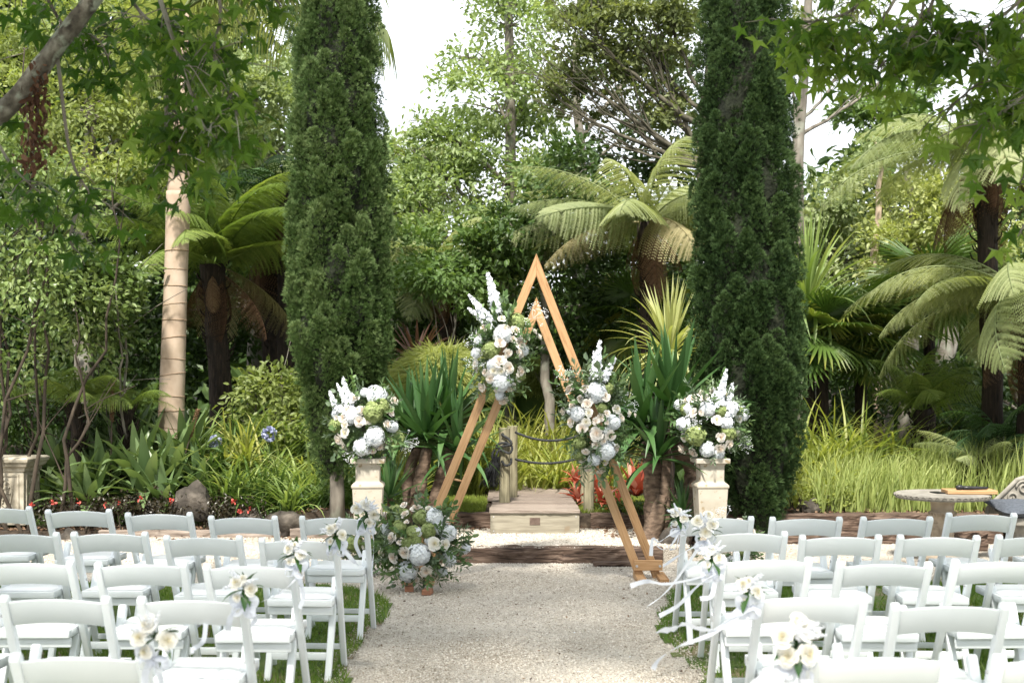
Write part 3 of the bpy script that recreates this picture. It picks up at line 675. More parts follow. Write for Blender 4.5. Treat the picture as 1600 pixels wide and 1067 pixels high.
# ------------------------------------------------------------------ the wooden triangle arch
DA = 10.5
ar = empty('triangle_arch', P(835, 905, DA) * [1, 1, 0], 0, 'double wooden triangle wedding arch of golden pine boards', 'arch'); ab = np.array(ar.location)
def beam(name, p0, p1, w, t, cut=0, y=0.0, cut_top=False):
    """board between two points of the arch plane; local x along the board"""
    a = np.array(p0, float); b = np.array(p1, float); v = b - a; L = np.linalg.norm(v); u = v / L; n_ = np.array([-u[1], u[0]])
    g = G(); hw = w / 2
    e0 = hw * u[0] / u[1] if cut else 0    # vertical mitre at the start (apex)
    def sx(side):                          # x offset at the apex so that the cut is vertical
        return (side * hw) * (n_[0] / -u[0]) if cut and abs(u[0]) > 1e-6 else 0
    zt = lambda side: 0
    V = []
    for yy in (-t / 2, t / 2):
        V += [(sx(-1), -hw, yy), (L, -hw, yy), (L, hw, yy), (sx(1), hw, yy)]
    V = np.array(V)[:, [0, 2, 1]]
    V[:, 1], V[:, 2] = V[:, 1], V[:, 2]
    g.add(V, [np.array([[0, 1, 2, 3], [7, 6, 5, 4], [0, 4, 5, 1], [1, 5, 6, 2], [2, 6, 7, 3], [3, 7, 4, 0]])])
    me = bevelled(name, g, M['arch'], .003, 1)
    rot = Matrix(((u[0], 0, n_[0]), (0, 1, 0), (u[1], 0, n_[1])))
    return obj(name, me, ar, LM((a[0], y, a[1]), rot=rot))
def A(px, py): p = P(px, py, DA) - ab; return (p[0], p[2])
foot = P(0, 905, DA)[2]
wB = .069; tB = .045
outer_apex, inner_apex = A(838, 414), A(838, 482)
beam('outer_board', outer_apex, A(1028, 905), wB, tB, 1, 0)
beam('outer_board', outer_apex, A(638, 905), wB, tB, 1, 0)
beam('inner_board', inner_apex, A(1002, 905), wB, tB, 1, .0)
beam('inner_board', inner_apex, A(666, 905), wB, tB, 1, .0)
obj('dowel', tube([(A(703, 747)[0], 0, A(703, 747)[1]), (A(724, 752)[0], 0, A(724, 752)[1])], .009, 10).mesh('dowel', M['arch'], True), ar)
def foot_piece(px0, px1):
    x0, x1 = A(px0, 0)[0], A(px1, 0)[0]
    obj('cross_board', bevelled('cross_board', box(G(), (0, 0, 0), (x1 - x0, .03, .085)), M['arch'], .003, 1), ar, LM(((x0 + x1) / 2, -.043, .13)))
    for px in (px0 + 6, px1 - 4):
        obj('foot', bevelled('foot', box(G(), (0, 0, 0), (.40, .075, .055)), M['arch'], .003, 1), ar, LM((A(px, 0)[0] + .01, -.09, .0285), rot=Matrix.Rotation(R(90), 3, 'Z')))
    for px in (px0 + 4, px1 - 4):
        obj('bolt', tube([(0, -.056, 0), (0, -.066, 0)], .011, 8).mesh('bolt', M['screw']), ar, LM((A(px, 0)[0], -.0, .125)))
foot_piece(990, 1034); foot_piece(632, 676)

# ------------------------------------------------------------------ stone pieces
PED = [(.162, 0), (.162, .07), (.135, .075), (.118, .10), (.150, .66), (.158, .66), (.160, .675), (.156, .69), (.120, .715), (.116, .73), (.118, .84), (.128, .865), (.165, .87), (.167, .905), (.160, .912)]
PED = [(.150, 0), (.150, .07), (.128, .075), (.112, .10), (.139, .64), (.147, .645), (.149, .66), (.145, .675), (.112, .70), (.109, .715), (.111, .845), (.120, .868), (.156, .872), (.158, .912), (.152, .918)]
def pedestal(px, d, label):
    x = (px - HX) / F * d; root = empty('stone_pedestal', (x, d, float(hz(x, d))), R(3), label, 'pedestal', 'travertine pedestals')
    b0 = lathe(PED[:8], sq=True); b1 = lathe(PED[7:], sq=True)
    obj('tapered_column', bevelled('tapered_column', b0, M['trav'], .004, 1), root); obj('top_slab', bevelled('top_slab', b1, M['trav'], .004, 1), root)
    return root
DP = 11.9
pedestal(575.5, DP, 'cream travertine pedestal holding flowers in front of the left cypress trunk')
pedestal(1109.5, DP, 'cream travertine pedestal holding flowers in front of the right cypress')
# ornate square pedestal, far left
d = 13.9; op = empty('garden_plinth', gz(22, d), R(-4), 'ornate carved stone plinth with panelled sides at the edge of the left bed', 'plinth')
w = .205
obj('plinth_base', bevelled('plinth_base', lathe([(w + .035, 0), (w + .035, .07), (w + .01, .09), (w, .11)], sq=True), M['oldstone'], .005), op)
obj('plinth_body', bevelled('plinth_body', lathe([(w - .005, .11), (w - .005, .565)], sq=True), M['oldstone'], .006), op)
obj('plinth_cap', bevelled('plinth_cap', lathe([(w, .565), (w + .012, .575), (w + .012, .60), (w + .045, .625), (w + .055, .66), (w + .07, .668), (w + .075, .705), (w + .05, .722)], sq=True), M['oldstone'], .006), op)
for a in range(4):
    g = G(); f = w - .005
    for (cx, cz, sx, sz) in ((0, .53, .30, .018), (0, .14, .30, .018), (-.141, .335, .018, .372), (.141, .335, .018, .372)): box(g, (cx, -f - .006, cz), (sx, .014, sz))
    ro = Matrix.Rotation(a * PI / 2, 4, 'Z'); obj('panel_moulding', bevelled('panel_moulding', g, M['oldstone'], .003), op, ro)
    g = G(); pts = [(.075 * math.cos(t) * (1 if abs(math.cos(t)) > .3 else 1), -f - .004, .335 + .15 * math.sin(t)) for t in np.linspace(0, 2 * PI, 9)]
    tube(pts, .009, 6, False, g); 
    rg = np.random.default_rng(a)
    for k in range(16):
        t = k * .7; rr = .05 * (k / 16) ** .5; c = (rr * math.cos(t), -f - .006, .335 + 2.0 * rr * math.sin(t))
        tube([c, (c[0] + .014 * math.cos(t), -f - .014, c[2] + .018 * math.sin(t)), (c[0] + .028 * math.cos(t), -f - .006, c[2] + .036 * math.sin(t))], [.003, .010, .003], 6, True, g)
    obj('carved_ornament', g.mesh('carved_ornament', M['oldstone'], True), op, ro)
# round table
dT = 11.65; xt = (1472.5 - HX) / F * dT; zt = P(0, 770, dT)[2]
rt = empty('garden_table', (xt, dT, 0), 0, 'round cast stone garden table with scroll carved rim on a sandstone pillar', 'table')
Rt = 72.5 / F * dT
obj('table_top', lathe([(Rt - .06, zt - .05), (Rt - .012, zt - .045), (Rt - .004, zt - .03), (Rt - .004, zt - .008), (Rt - .012, zt), (Rt - .05, zt + .003), (.01, zt + .004)], 64).mesh('table_top', M['concrete']), rt)
g = G()
for k in range(44):
    a = 2 * PI * k / 44; c = np.array([math.cos(a), math.sin(a), 0]); tg = np.array([-math.sin(a), math.cos(a), 0])
    pts = [c * Rt + tg * (.021 * (1 - t / 9) * math.cos(t)) + np.array([0, 0, zt - .020 + .015 * (1 - t / 9) * math.sin(t)]) for t in np.linspace(0, 7, 12)]
    tube(pts, .0038, 4, False, g)
obj('scroll_rim', g.mesh('scroll_rim', M['concrete'], True), rt)
obj('pillar', lathe([(.20, 0), (.20, .05), (.15, .07), (.12, .10), (.095, .14), (.098, .30), (.10, zt - .19), (.115, zt - .185), (.115, zt - .165), (.10, zt - .16), (.105, zt - .09), (.135, zt - .055), (.15, zt - .046)], 28).mesh('pillar', M['terracotta_stone'], True), rt)
g = G()
for k in range(22):
    a = 2 * PI * k / 22; tube([(.117 * math.cos(a), .117 * math.sin(a), zt - .205), (.119 * math.cos(a), .119 * math.sin(a), zt - .175)], [.010, .006], 6, True, g)
rg = np.random.default_rng(9)
for k in range(60):
    a = rg.uniform(0, 2 * PI); z_ = rg.uniform(.16, zt - .22)
    pts = [((.098 + .006 * math.sin(t)) * math.cos(a + .13 * math.cos(t) * (1 - t / 8)), (.098 + .006) * math.sin(a + .13 * math.cos(t) * (1 - t / 8)), z_ + .02 * (1 - t / 8) * math.sin(t)) for t in np.linspace(0, 6, 9)]
    tube(pts, .004, 4, False, g)
obj('relief_band', g.mesh('relief_band', M['terracotta_stone'], True), rt)
bx_ = empty('wooden_board', (P(1508, 0, dT)[0], dT - .10, zt + .005), R(-3), 'light wooden serving board lying on the round stone table', 'board')
obj('board_slab', bevelled('board_slab', box(G(), (0, 0, .019), (.44, .22, .036)), M['arch'], .006), bx_)
tag(bx_, 'light wooden board lying on the round stone table', 'board')
mic = empty('microphone', (P(1485, 0, dT)[0], dT - .17, zt + .042), R(-2), 'black handheld microphone resting on the wooden board', 'microphone')
def lathe_x(prof, n=14): 
    g = lathe(prof, n); g.V[0] = g.V[0][:, [2, 1, 0]]; return g
obj('handle', lathe_x([(.010, .05), (.019, .055), (.018, .10), (.013, .26), (.012, .27)]).mesh('handle', M['blackmetal'], True), mic, LM((0, 0, .019)))
obj('grille', lathe_x([(.004, -.012), (.018, -.004), (.025, .018), (.024, .035), (.020, .05), (.010, .0505)]).mesh('grille', M['blackmetal'], True), mic, LM((0, 0, .023)))
ph = empty('phone', (P(1462, 0, dT)[0], dT - .05, zt + .005), R(10), 'flat dark phone beside the wooden board on the stone table', 'phone')
obj('phone_body', bevelled('phone_body', box(G(), (0, 0, .005), (.08, .15, .009)), M['blackmetal'], .004), ph)
# stone bench with scrolled end, far right
dB = 11.6; xb = P(1600, 0, dB)[0]; be = empty('stone_bench', (xb, dB, 0), R(0), 'carved stone bench with scrolled backrest at the right edge', 'bench')
obj('seat', bevelled('seat', box(G(), (.52, 0, .375), (1.35, .42, .07)), M['concrete'], .012), be)
def scroll(cx, cz, r, turns, g, rad=.016, y=0, a0=0, sgn=1):
    pts = []
    for t in np.linspace(0, turns * 2 * PI, 40): q = r * (1 - t / (turns * 2 * PI) * .82); pts.append((cx + q * math.cos(a0 + sgn * t), y, cz + q * math.sin(a0 + sgn * t)))
    tube(pts, rad, 6, True, g)
g = G(); outl = [(-.28, .41), (-.26, .47), (-.20, .53), (-.12, .60), (-.06, .66), (.0, .72), (.12, .76), (.3, .78), (.52, .80), (.74, .78), (.92, .76), (1.04, .72), (1.10, .66), (1.2, .55), (1.3, .41)]
n = len(outl); V = [(x, .16, z) for x, z in outl] + [(x, .23, z) for x, z in outl]
g.add(V, [np.arange(n)[None], (np.arange(n) + n)[::-1][None], np.array([(i, i + n, (i + 1) % n + n, (i + 1) % n) for i in range(n)])])
obj('backrest', bevelled('backrest', g, M['concrete'], .01), be)
g = G(); tube([(x, .165, z) for x, z in outl], .022, 8, False, g)
for (cx, cz, r, a0, sg) in ((-.17, .475, .055, PI, 1), (-.05, .56, .065, PI, 1), (.06, .65, .07, PI, -1), (.2, .68, .06, 0, 1), (.0, .47, .05, 0, 1), (.12, .52, .055, PI, 1), (.35, .68, .07, 0, -1), (.9, .66, .07, 0, 1)):
    scroll(cx, cz, r, 1.6, g, .011, .152, a0, sg)
obj('carved_scrolls', g.mesh('carved_scrolls', M['concrete'], True), be)
for x in (-.02, 1.06):
    obj('bench_leg', bevelled('bench_leg', lathe([(.13, 0), (.13, .05), (.09, .09), (.085, .25), (.12, .30), (.13, .338)], sq=True), M['concrete'], .012), be, LM((x, 0, 0)))
def cushion(label, x, y, z, w, dd, h, rz):
    n = 14; V = []; u = np.linspace(-1, 1, n)
    for s_ in (1, -1):
        for a in u:
            for b in u:
                e = (1 - abs(a) ** 4) * (1 - abs(b) ** 4); px_ = 1 - .05 * (1 - b * b); py_ = 1 - .05 * (1 - a * a)
                V.append((a * w / 2 * px_, b * dd / 2 * py_, s_ * h / 2 * e ** .6 + .006 * math.sin(a * 7 + b * 3)))
    f = []
    for s_ in range(2):
        for i in range(n - 1):
            for j in range(n - 1):
                q = (s_ * n * n + i * n + j, s_ * n * n + (i + 1) * n + j, s_ * n * n + (i + 1) * n + j + 1, s_ * n * n + i * n + j + 1); f.append(q if s_ == 0 else q[::-1])
    g = G(); g.add(V, [np.array(f)]); o = obj('cushion', g.mesh('cushion', M['cushion'], True)); o.location = (x, y, z); o.rotation_euler = (R(8), R(4), rz)
    return tag(o, label, 'cushion')
cushion('dark grey quilted cushion on the stone bench', xb + .0, dB - .04, .475, .62, .44, .13, R(6))

# ------------------------------------------------------------------ rocks, bricks
def rock_at(px, py, d, s, seed, label, rz=0):
    p = P(px, py, d); o = obj('boulder', rock(seed, s)); o.data.materials.append(M['rock']); o.location = p; o.rotation_euler = (0, 0, rz)
    return tag(o, label, 'boulder')
rock_at(446, 822, 13.45, (.52, .40, .34), 1, 'rounded brown boulder at the foot of the strap leaved plants')
rock_at(300, 792, 13.7, (.42, .4, .50), 2, 'dark boulder between the begonias of the left bed')
rock_at(392, 812, 13.6, (.26, .3, .22), 3, 'small dark rock beside the rounded boulder')
rock_at(1268, 796, 13.25, (.24, .25, .24), 4, 'small rock on the soil behind the right retaining sleeper')
rock_at(108, 848, 13.25, (.25, .22, .30), 5, 'dark rock next to the ornate plinth behind the chairs')
rock_at(1052, 850, 11.9, (.28, .3, .34), 6, 'dark rough rock beside the right arch foot')
rock_at(506, 806, 13.6, (.34, .3, .16), 7, 'flat rock beside the trunk of the left cypress')
for i, (px, py, dd) in enumerate(((639.5, 902, 9.95), (668, 905, 9.8))):
    p = P(px, py, dd); o = obj('brick', bevelled('brick', box(G(), (0, 0, 0), (.07, .11, .04)), M['brick'], .004)); o.location = (p[0], p[1], .024); o.rotation_euler = (0, 0, R(4 - 12 * i))
    tag(o, ('left' if i == 0 else 'right') + ' one of two orange bricks weighing down the floor bouquet', 'brick')

# ------------------------------------------------------------------ chairs
def prof_extr(prof, x0, x1):
    """side profile (y,z) extruded in x"""
    n = len(prof); V = [(x0, y, z) for y, z in prof] + [(x1, y, z) for y, z in prof]
    g = G(); g.add(V, [np.arange(n)[::-1][None], (np.arange(n) + n)[None], np.array([(i, (i + 1) % n, (i + 1) % n + n, i + n) for i in range(n)])]); return g
def bar_prof(y0, z0, y1, z1, w0, w1, round_top=True):
    a = np.array([y0, z0]); b = np.array([y1, z1]); u = (b - a) / np.linalg.norm(b - a); n_ = np.array([-u[1], u[0]])
    pts = []
    fz0 = [a + n_ * w0 / 2, a - n_ * w0 / 2]
    for p in fz0: p -= u * (p[1] - z0) / u[1]     # flat on the ground
    pts += fz0
    for k in range(7):
        t = -PI / 2 + PI * k / 6; pts.append(b + (n_ * math.sin(t) + u * math.cos(t) * .7) * w1 / 2)
    return [tuple(p) for p in pts]
CW = .44
def chair_parts():
    r = {}
    zt_ = .765
    for s in (-1, 1):
        x0, x1 = (s * CW / 2, s * (CW / 2 - .034)); x0, x1 = min(x0, x1), max(x0, x1)
        r[('front_leg', s)] = bevelled('front_leg', prof_extr(bar_prof(.40, 0, .0, zt_, .030, .044), x0, x1), M['resin'], .007, 3, True)
        q0, q1 = s * (CW / 2 - .037), s * (CW / 2 - .073); q0, q1 = min(q0, q1), max(q0, q1)
        r[('rear_leg', s)] = bevelled('rear_leg', prof_extr(bar_prof(.01, 0, .26, .515, .036, .052), q0, q1), M['resin'], .007, 3, True)
    # curved top rail
    n = 15; V = []; hx = CW / 2 - .030
    def yz(z): t = z / zt_; return .40 * (1 - t)
    for i in range(n):
        u = -1 + 2 * i / (n - 1); x = u * hx; top = .772 - .020 * u * u; bot = .672 - .020 * u * u - .004; bow = -.030 * (1 - u * u)
        for z, o_ in ((bot, -.011), (bot, .011), (top, .011), (top, -.011)): V.append((x, yz(z) + o_ + bow, z))
    q = [(i * 4 + j, i * 4 + (j + 1) % 4, (i + 1) * 4 + (j + 1) % 4, (i + 1) * 4 + j) for i in range(n - 1) for j in range(4)]
    g = G(); g.add(V, [np.array(q), np.arange(4)[::-1][None], (np.arange(4) + (n - 1) * 4)[None]])
    r['backrest'] = bevelled('backrest', g, M['resin'], .005, 2, True)
    # seat: frame and pad
    g = prof_extr([(.045, .405), (.455, .412), (.47, .425), (.465, .440), (.045, .430), (.038, .418)], -.145, .145)
    g = G(); ws = .179
    for (cx, cy, sx, sy) in ((0, .062, ws * 2, .040), (0, .44, ws * 2, .040), (-ws + .02, .25, .04, .34), (ws - .02, .25, .04, .34)): box(g, (cx, cy, .418), (sx, sy, .040))
    r['seat_frame'] = bevelled('seat_frame', g, M['resin'], .005, 2, True)
    n = 9; V = []; u = np.linspace(-1, 1, n)
    for a in u:
        for b in u: V.append((a * .160, .25 + b * .185, .440 + .016 * ((1 - a ** 6) * (1 - b ** 6)) ** .5))
    f = [(i * n + j, (i + 1) * n + j, (i + 1) * n + j + 1, i * n + j + 1) for i in range(n - 1) for j in range(n - 1)]
    g = G(); g.add(V, [np.array(f)]); box(g, (0, .25, .4255), (.31, .36, .025))
    r['seat'] = g.mesh('seat', M['pad'], True)
    xr = CW / 2 - .073
    g = box(G(), (0, .065, .125), (xr * 2 + .004, .022, .042)); r['rear_stretcher'] = bevelled('rear_stretcher', g, M['resin'], .005, 2, True)
    xf = CW / 2 - .034
    g = box(G(), (0, .335, .125), (xf * 2 + .004, .016, .032)); r['front_stretcher'] = bevelled('front_stretcher', g, M['resin'], .004, 2, True)
    g = box(G(), (0, .078, .372), (xr * 2 + .066, .016, .045)); r['apron'] = bevelled('apron', g, M['resin'], .004, 2, True)
    for s in (-1, 1):
        g = G(); tube([(s * (CW / 2 + .0025), .142, .49), (s * (CW / 2 - .04), .142, .49)], .008, 8, True, g); r[('hinge_pin', s)] = g.mesh('hinge_pin', M['screw'])
    return r
CP = chair_parts()
def chair(x, y, z, rz, label):
    root = empty('folding_chair', (x, y, z), rz, label, 'chair', 'white folding chairs in rows')
    for k, me in CP.items():
        obj(k[0] if isinstance(k, tuple) else k, me, root)
    return root
ordw = ['first', 'second', 'third', 'fourth', 'fifth', 'sixth']
rows_word = ['front row nearest the arch', 'second row from the arch', 'third row from the arch', 'fourth row from the arch', 'fifth row at the picture bottom']
# pixel extents of the backrests: (x left, x right, y top of the rail)
LEFT = [[(466, 574, 809), (325, 432, 809), (196, 300, 804), (70, 172, 799), (-52, 48, 794), (-170, -70, 790)],
        [(400, 526, 843), (253, 380, 835), (107, 230, 831), (-36, 90, 829), (-180, -54, 826)],
        [(316, 462, 884), (145, 292, 878), (-32, 114, 876), (-205, -60, 874)],
        [(208, 382, 934), (-12, 168, 930), (-215, -45, 928)],
        [(12, 232, 1022), (-240, -18, 1018)]]
RIGHT = [[(1068, 1177, 814), (1205, 1318, 811), (1347, 1459, 811), (1483, 1590, 808), (1620, 1728, 806)],
         [(1109, 1229, 839), (1253, 1382, 838), (1404, 1534, 838), (1561, 1690, 838)],
         [(1127, 1272, 877), (1305, 1459, 877), (1491, 1640, 877)],
         [(1180, 1354, 935), (1395, 1588, 939), (1640, 1830, 940)],
         [(1268, 1494, 1028), (1555, 1780, 1034)]]
AISLE = {}
for side, rows in (('left', LEFT), ('right', RIGHT)):
    for ri, row in enumerate(rows):
        zc = 0.012 if side == 'left' else .036
        ds = []
        for k, (a, b, yt) in enumerate(row):
            d = (CAM_H - .772 - zc) * F / (yt - HY); ds.append(d)
        for k, (a, b, yt) in enumerate(row):
            dw = CW * F / (b - a); d = .65 * ds[k] + .35 * dw
            if side == 'left' and k: d = max(d, AISLE[(side, ri)][1] + .02 * k)
            x = ((a + b) / 2 - HX) / F * d; rz = R((-.5 if side == 'left' else 0) + random.uniform(-2, 2))
            pos = 'beside the aisle' if k == 0 else '%s in from the aisle' % ordw[k]
            yo = d + .03
            c = chair(x, yo, float(hz(x, d)) + .004, rz, 'white folding chair %s, %s, %s' % (pos, 'plinth-side block' if side == 'left' else 'table-side block', rows_word[ri].replace(' from the arch', '').replace(' nearest the arch', '').replace(' at the picture bottom', '')))
            c.rotation_euler.x = R(random.uniform(-.8, .8)); c.rotation_euler.y = R(random.uniform(-.7, .7)); c.location.z = zc if (side == 'right') else float(hz(x, d)) + .006
            if k == 0: AISLE[(side, ri)] = (x, d, c)
# ------------------------------------------------------------------ flowers
def rose_mesh(name, mat, seed, petals=19, open_=1.0):
    """a rose of radius 1 facing +z"""
    rg = np.random.default_rng(seed); g = G()
    for k in range(petals):
        t = k / (petals - 1); a = k * 2.4 + rg.normal(0, .15); phi = (.04 + .86 * t ** 1.2) * open_; r0 = .05 + .42 * t; wk = 1.6 - .55 * t; h = .62 + .12 * t
        U = np.linspace(-1, 1, 6); Vv = np.linspace(0, 1, 5); P_ = []
        z0 = .15 - .42 * t; wv = rg.uniform(0, 6)
        for v in Vv:
            for u in U:
                cur = .12 * t * max(0, v - .7) / .3
                rad = r0 * (.35 + .65 * min(1, v * 2)) + v * h * math.sin(phi) * (1 - .12 * u * u) + cur
                z = z0 + v * h * math.cos(phi) * (1 - .22 * u * u * v) - cur * .8 + .03 * math.sin(u * 3 + wv) * v
                P_.append((rad * math.cos(a + u * wk * (.5 + .5 * v) * .62), rad * math.sin(a + u * wk * (.5 + .5 * v) * .62), z))
        f = [(i * 6 + j, i * 6 + j + 1, i * 6 + j + 7, i * 6 + j + 6) for i in range(4) for j in range(5)]
        g.add(np.array(P_) * .86, [np.array(f)], np.repeat(np.clip(t * .95 + .12 * Vv - .1 + rg.normal(0, .05), 0, 1), 6))
    return g.mesh(name, mat, True)
PET = (np.array([[0, 0, 0], [.5, .42, .10], [1, .18, -.02], [1, -.18, .02], [.5, -.42, .10]], float), [np.array([[0, 4, 3, 2, 1]])])
def hyd_mesh(name, mat, seed, n=80):
    rg = np.random.default_rng(seed); g = G(); k = np.arange(n); z = 1 - 1.45 * (k + .5) / n; r = np.sqrt(1 - z * z); a = k * 2.39996
    nrm = np.stack([r * np.cos(a), r * np.sin(a), z], 1); c = nrm * (.80 + rg.normal(0, .10, (n, 1)))
    for q in range(4):
        Rm = frames(nrm, rg, roll=rg.uniform(0, PI, n) if q == 0 else hyd_mesh.roll); 
        if q == 0:
            hyd_mesh.roll = rg.uniform(0, PI, n); Rm = frames(nrm, rg, roll=hyd_mesh.roll)
        ang = q * PI / 2; x = Rm[:, :, 1] * math.cos(ang) + Rm[:, :, 2] * math.sin(ang); y = -Rm[:, :, 1] * math.sin(ang) + Rm[:, :, 2] * math.cos(ang)
        X = norm(x + nrm * .12); Zz = norm(np.cross(X, y)); Fm = np.stack([X, np.cross(Zz, X), Zz], 2)
        scatter(g, *PET, Fm, c, np.full(n, .29), rnd=np.clip(rg.normal(.55, .2, n), 0, 1), rg=rg)
    m, mf = G(), None
    return g.mesh(name, mat)
def delph_mesh(name, mat, seed, n=30):
    """a spike of small flowers along +z, length 1"""
    rg = np.random.default_rng(seed); g = G(); t = np.linspace(.02, 1, n) ** .9; a = np.arange(n) * 2.4; s = .115 * (1 - .70 * t ** 1.6) * rg.uniform(.8, 1.2, n)
    tube([(0, 0, -.1), (0.01, 0, .5), (0, 0, 1)], [.008, .006, .003], 5, False, g, .0)
    nrm = norm(np.stack([np.cos(a), np.sin(a), np.full(n, .35)], 1)); c = np.stack([0 * t, 0 * t, t], 1) + nrm * (.075 * (1 - .8 * t ** 1.4))[:, None]
    roll = rg.uniform(0, PI, n); B = frames(nrm, rg, roll=roll)
    for q in range(5):
        an = q * 2 * PI / 5; X = norm(B[:, :, 1] * math.cos(an) + B[:, :, 2] * math.sin(an) + nrm * .35); Zz = norm(np.cross(X, np.cross(nrm, X))); Zz = norm(np.cross(X, np.cross(nrm, X)))
        Y = np.cross(nrm, X); Zz = np.cross(X, norm(Y)); Fm = np.stack([X, norm(Y), Zz], 2)
        scatter(g, *PET, Fm, c, s, rnd=np.clip(rg.normal(.6, .2, n), 0, 1), rg=rg)
    return g.mesh(name, mat)
def sprig_mesh(name, mat, seed, n=13, leaf=LEAF4, wl=.3, w=.5, curve=.3):
    """a leafy stem of length 1 along +z"""
    rg = np.random.default_rng(seed); t = np.linspace(0, 1, 8); pts = np.stack([curve * t ** 2, 0 * t, t * (1 - .1 * curve)], 1); g = G(); tube(pts, np.linspace(.012, .005, 8), 4, False, g, .2)
    u = np.linspace(.12, 1, n); c = np.stack([np.interp(u, t, pts[:, i]) for i in range(3)], 1); a = np.arange(n) * PI + rg.normal(0, .6, n)
    d = np.stack([np.cos(a) * .8 + .2, np.sin(a) * .8, rg.uniform(.3, .9, n)], 1); d[-1] = (curve, 0, 1)
    sc = np.stack([np.full(n, wl) * rg.uniform(.75, 1.2, n), np.full(n, wl * w * 2), np.full(n, wl)], 1)
    scatter(g, *leaf, frames(d, rg, roll=rg.normal(0, .5, n)), c, sc, rg=rg); return g.mesh(name, mat, False)
ROSE = [rose_mesh('rose', M['rose'], i, 19, 1 + .08 * i) for i in range(4)]
BUD = [rose_mesh('rosebud', M['rose'], 20 + i, 14, .72) for i in range(2)]
ROSW = [rose_mesh('white_rose', M['rosew'], 10 + i, 22, 1.02) for i in range(3)]
HYD = [hyd_mesh('hydrangea', M['hyd'], i) for i in range(3)]
GHYD = [hyd_mesh('green_hydrangea', M['ghyd'], 5 + i, 110) for i in range(3)]
DEL = [delph_mesh('delphinium', M['delph'], i) for i in range(3)]
SPR = [sprig_mesh('leafy_sprig', M['sprig'], i, 15, LEAF6, .24, .55) for i in range(3)]
SPG = [sprig_mesh('olive_sprig', M['sprig_grey'], i, 20, LEAF4, .24, .30) for i in range(3)] + [sprig_mesh('eucalyptus_sprig', M['sprig_grey'], 7, 13, LEAF6, .2, 1.0)]
FIL = [crown_mesh([((0, 0, 0), (.5, .5, .5), 80)], NEED, .2, M['sprig'], np.random.default_rng(i), 8, .5, 0, 'foliage') for i in range(2)]
def babys(name, seed):
    rg = np.random.default_rng(seed); g = G()
    for k in range(14):
        e = norm(rg.normal(0, 1, 3) + [0, 0, 1.6]) * rg.uniform(.6, 1); tube([(0, 0, 0), e * .5 + rg.normal(0, .05, 3), e], .004, 3, False, g, 0)
        for q in range(5):
            c = e + rg.normal(0, .09, 3); p = np.array([[0, 0, .04], [.04, 0, 0], [0, .04, 0], [-.04, 0, 0], [0, -.04, 0]]) * 1.0 + c
            g.add(p, [np.array([[0, 1, 2], [0, 2, 3], [0, 3, 4], [0, 4, 1]])], .8)
    return g.mesh(name, M['hyd'])
BAB = [babys('babys_breath', 3), babys('babys_breath', 4)]
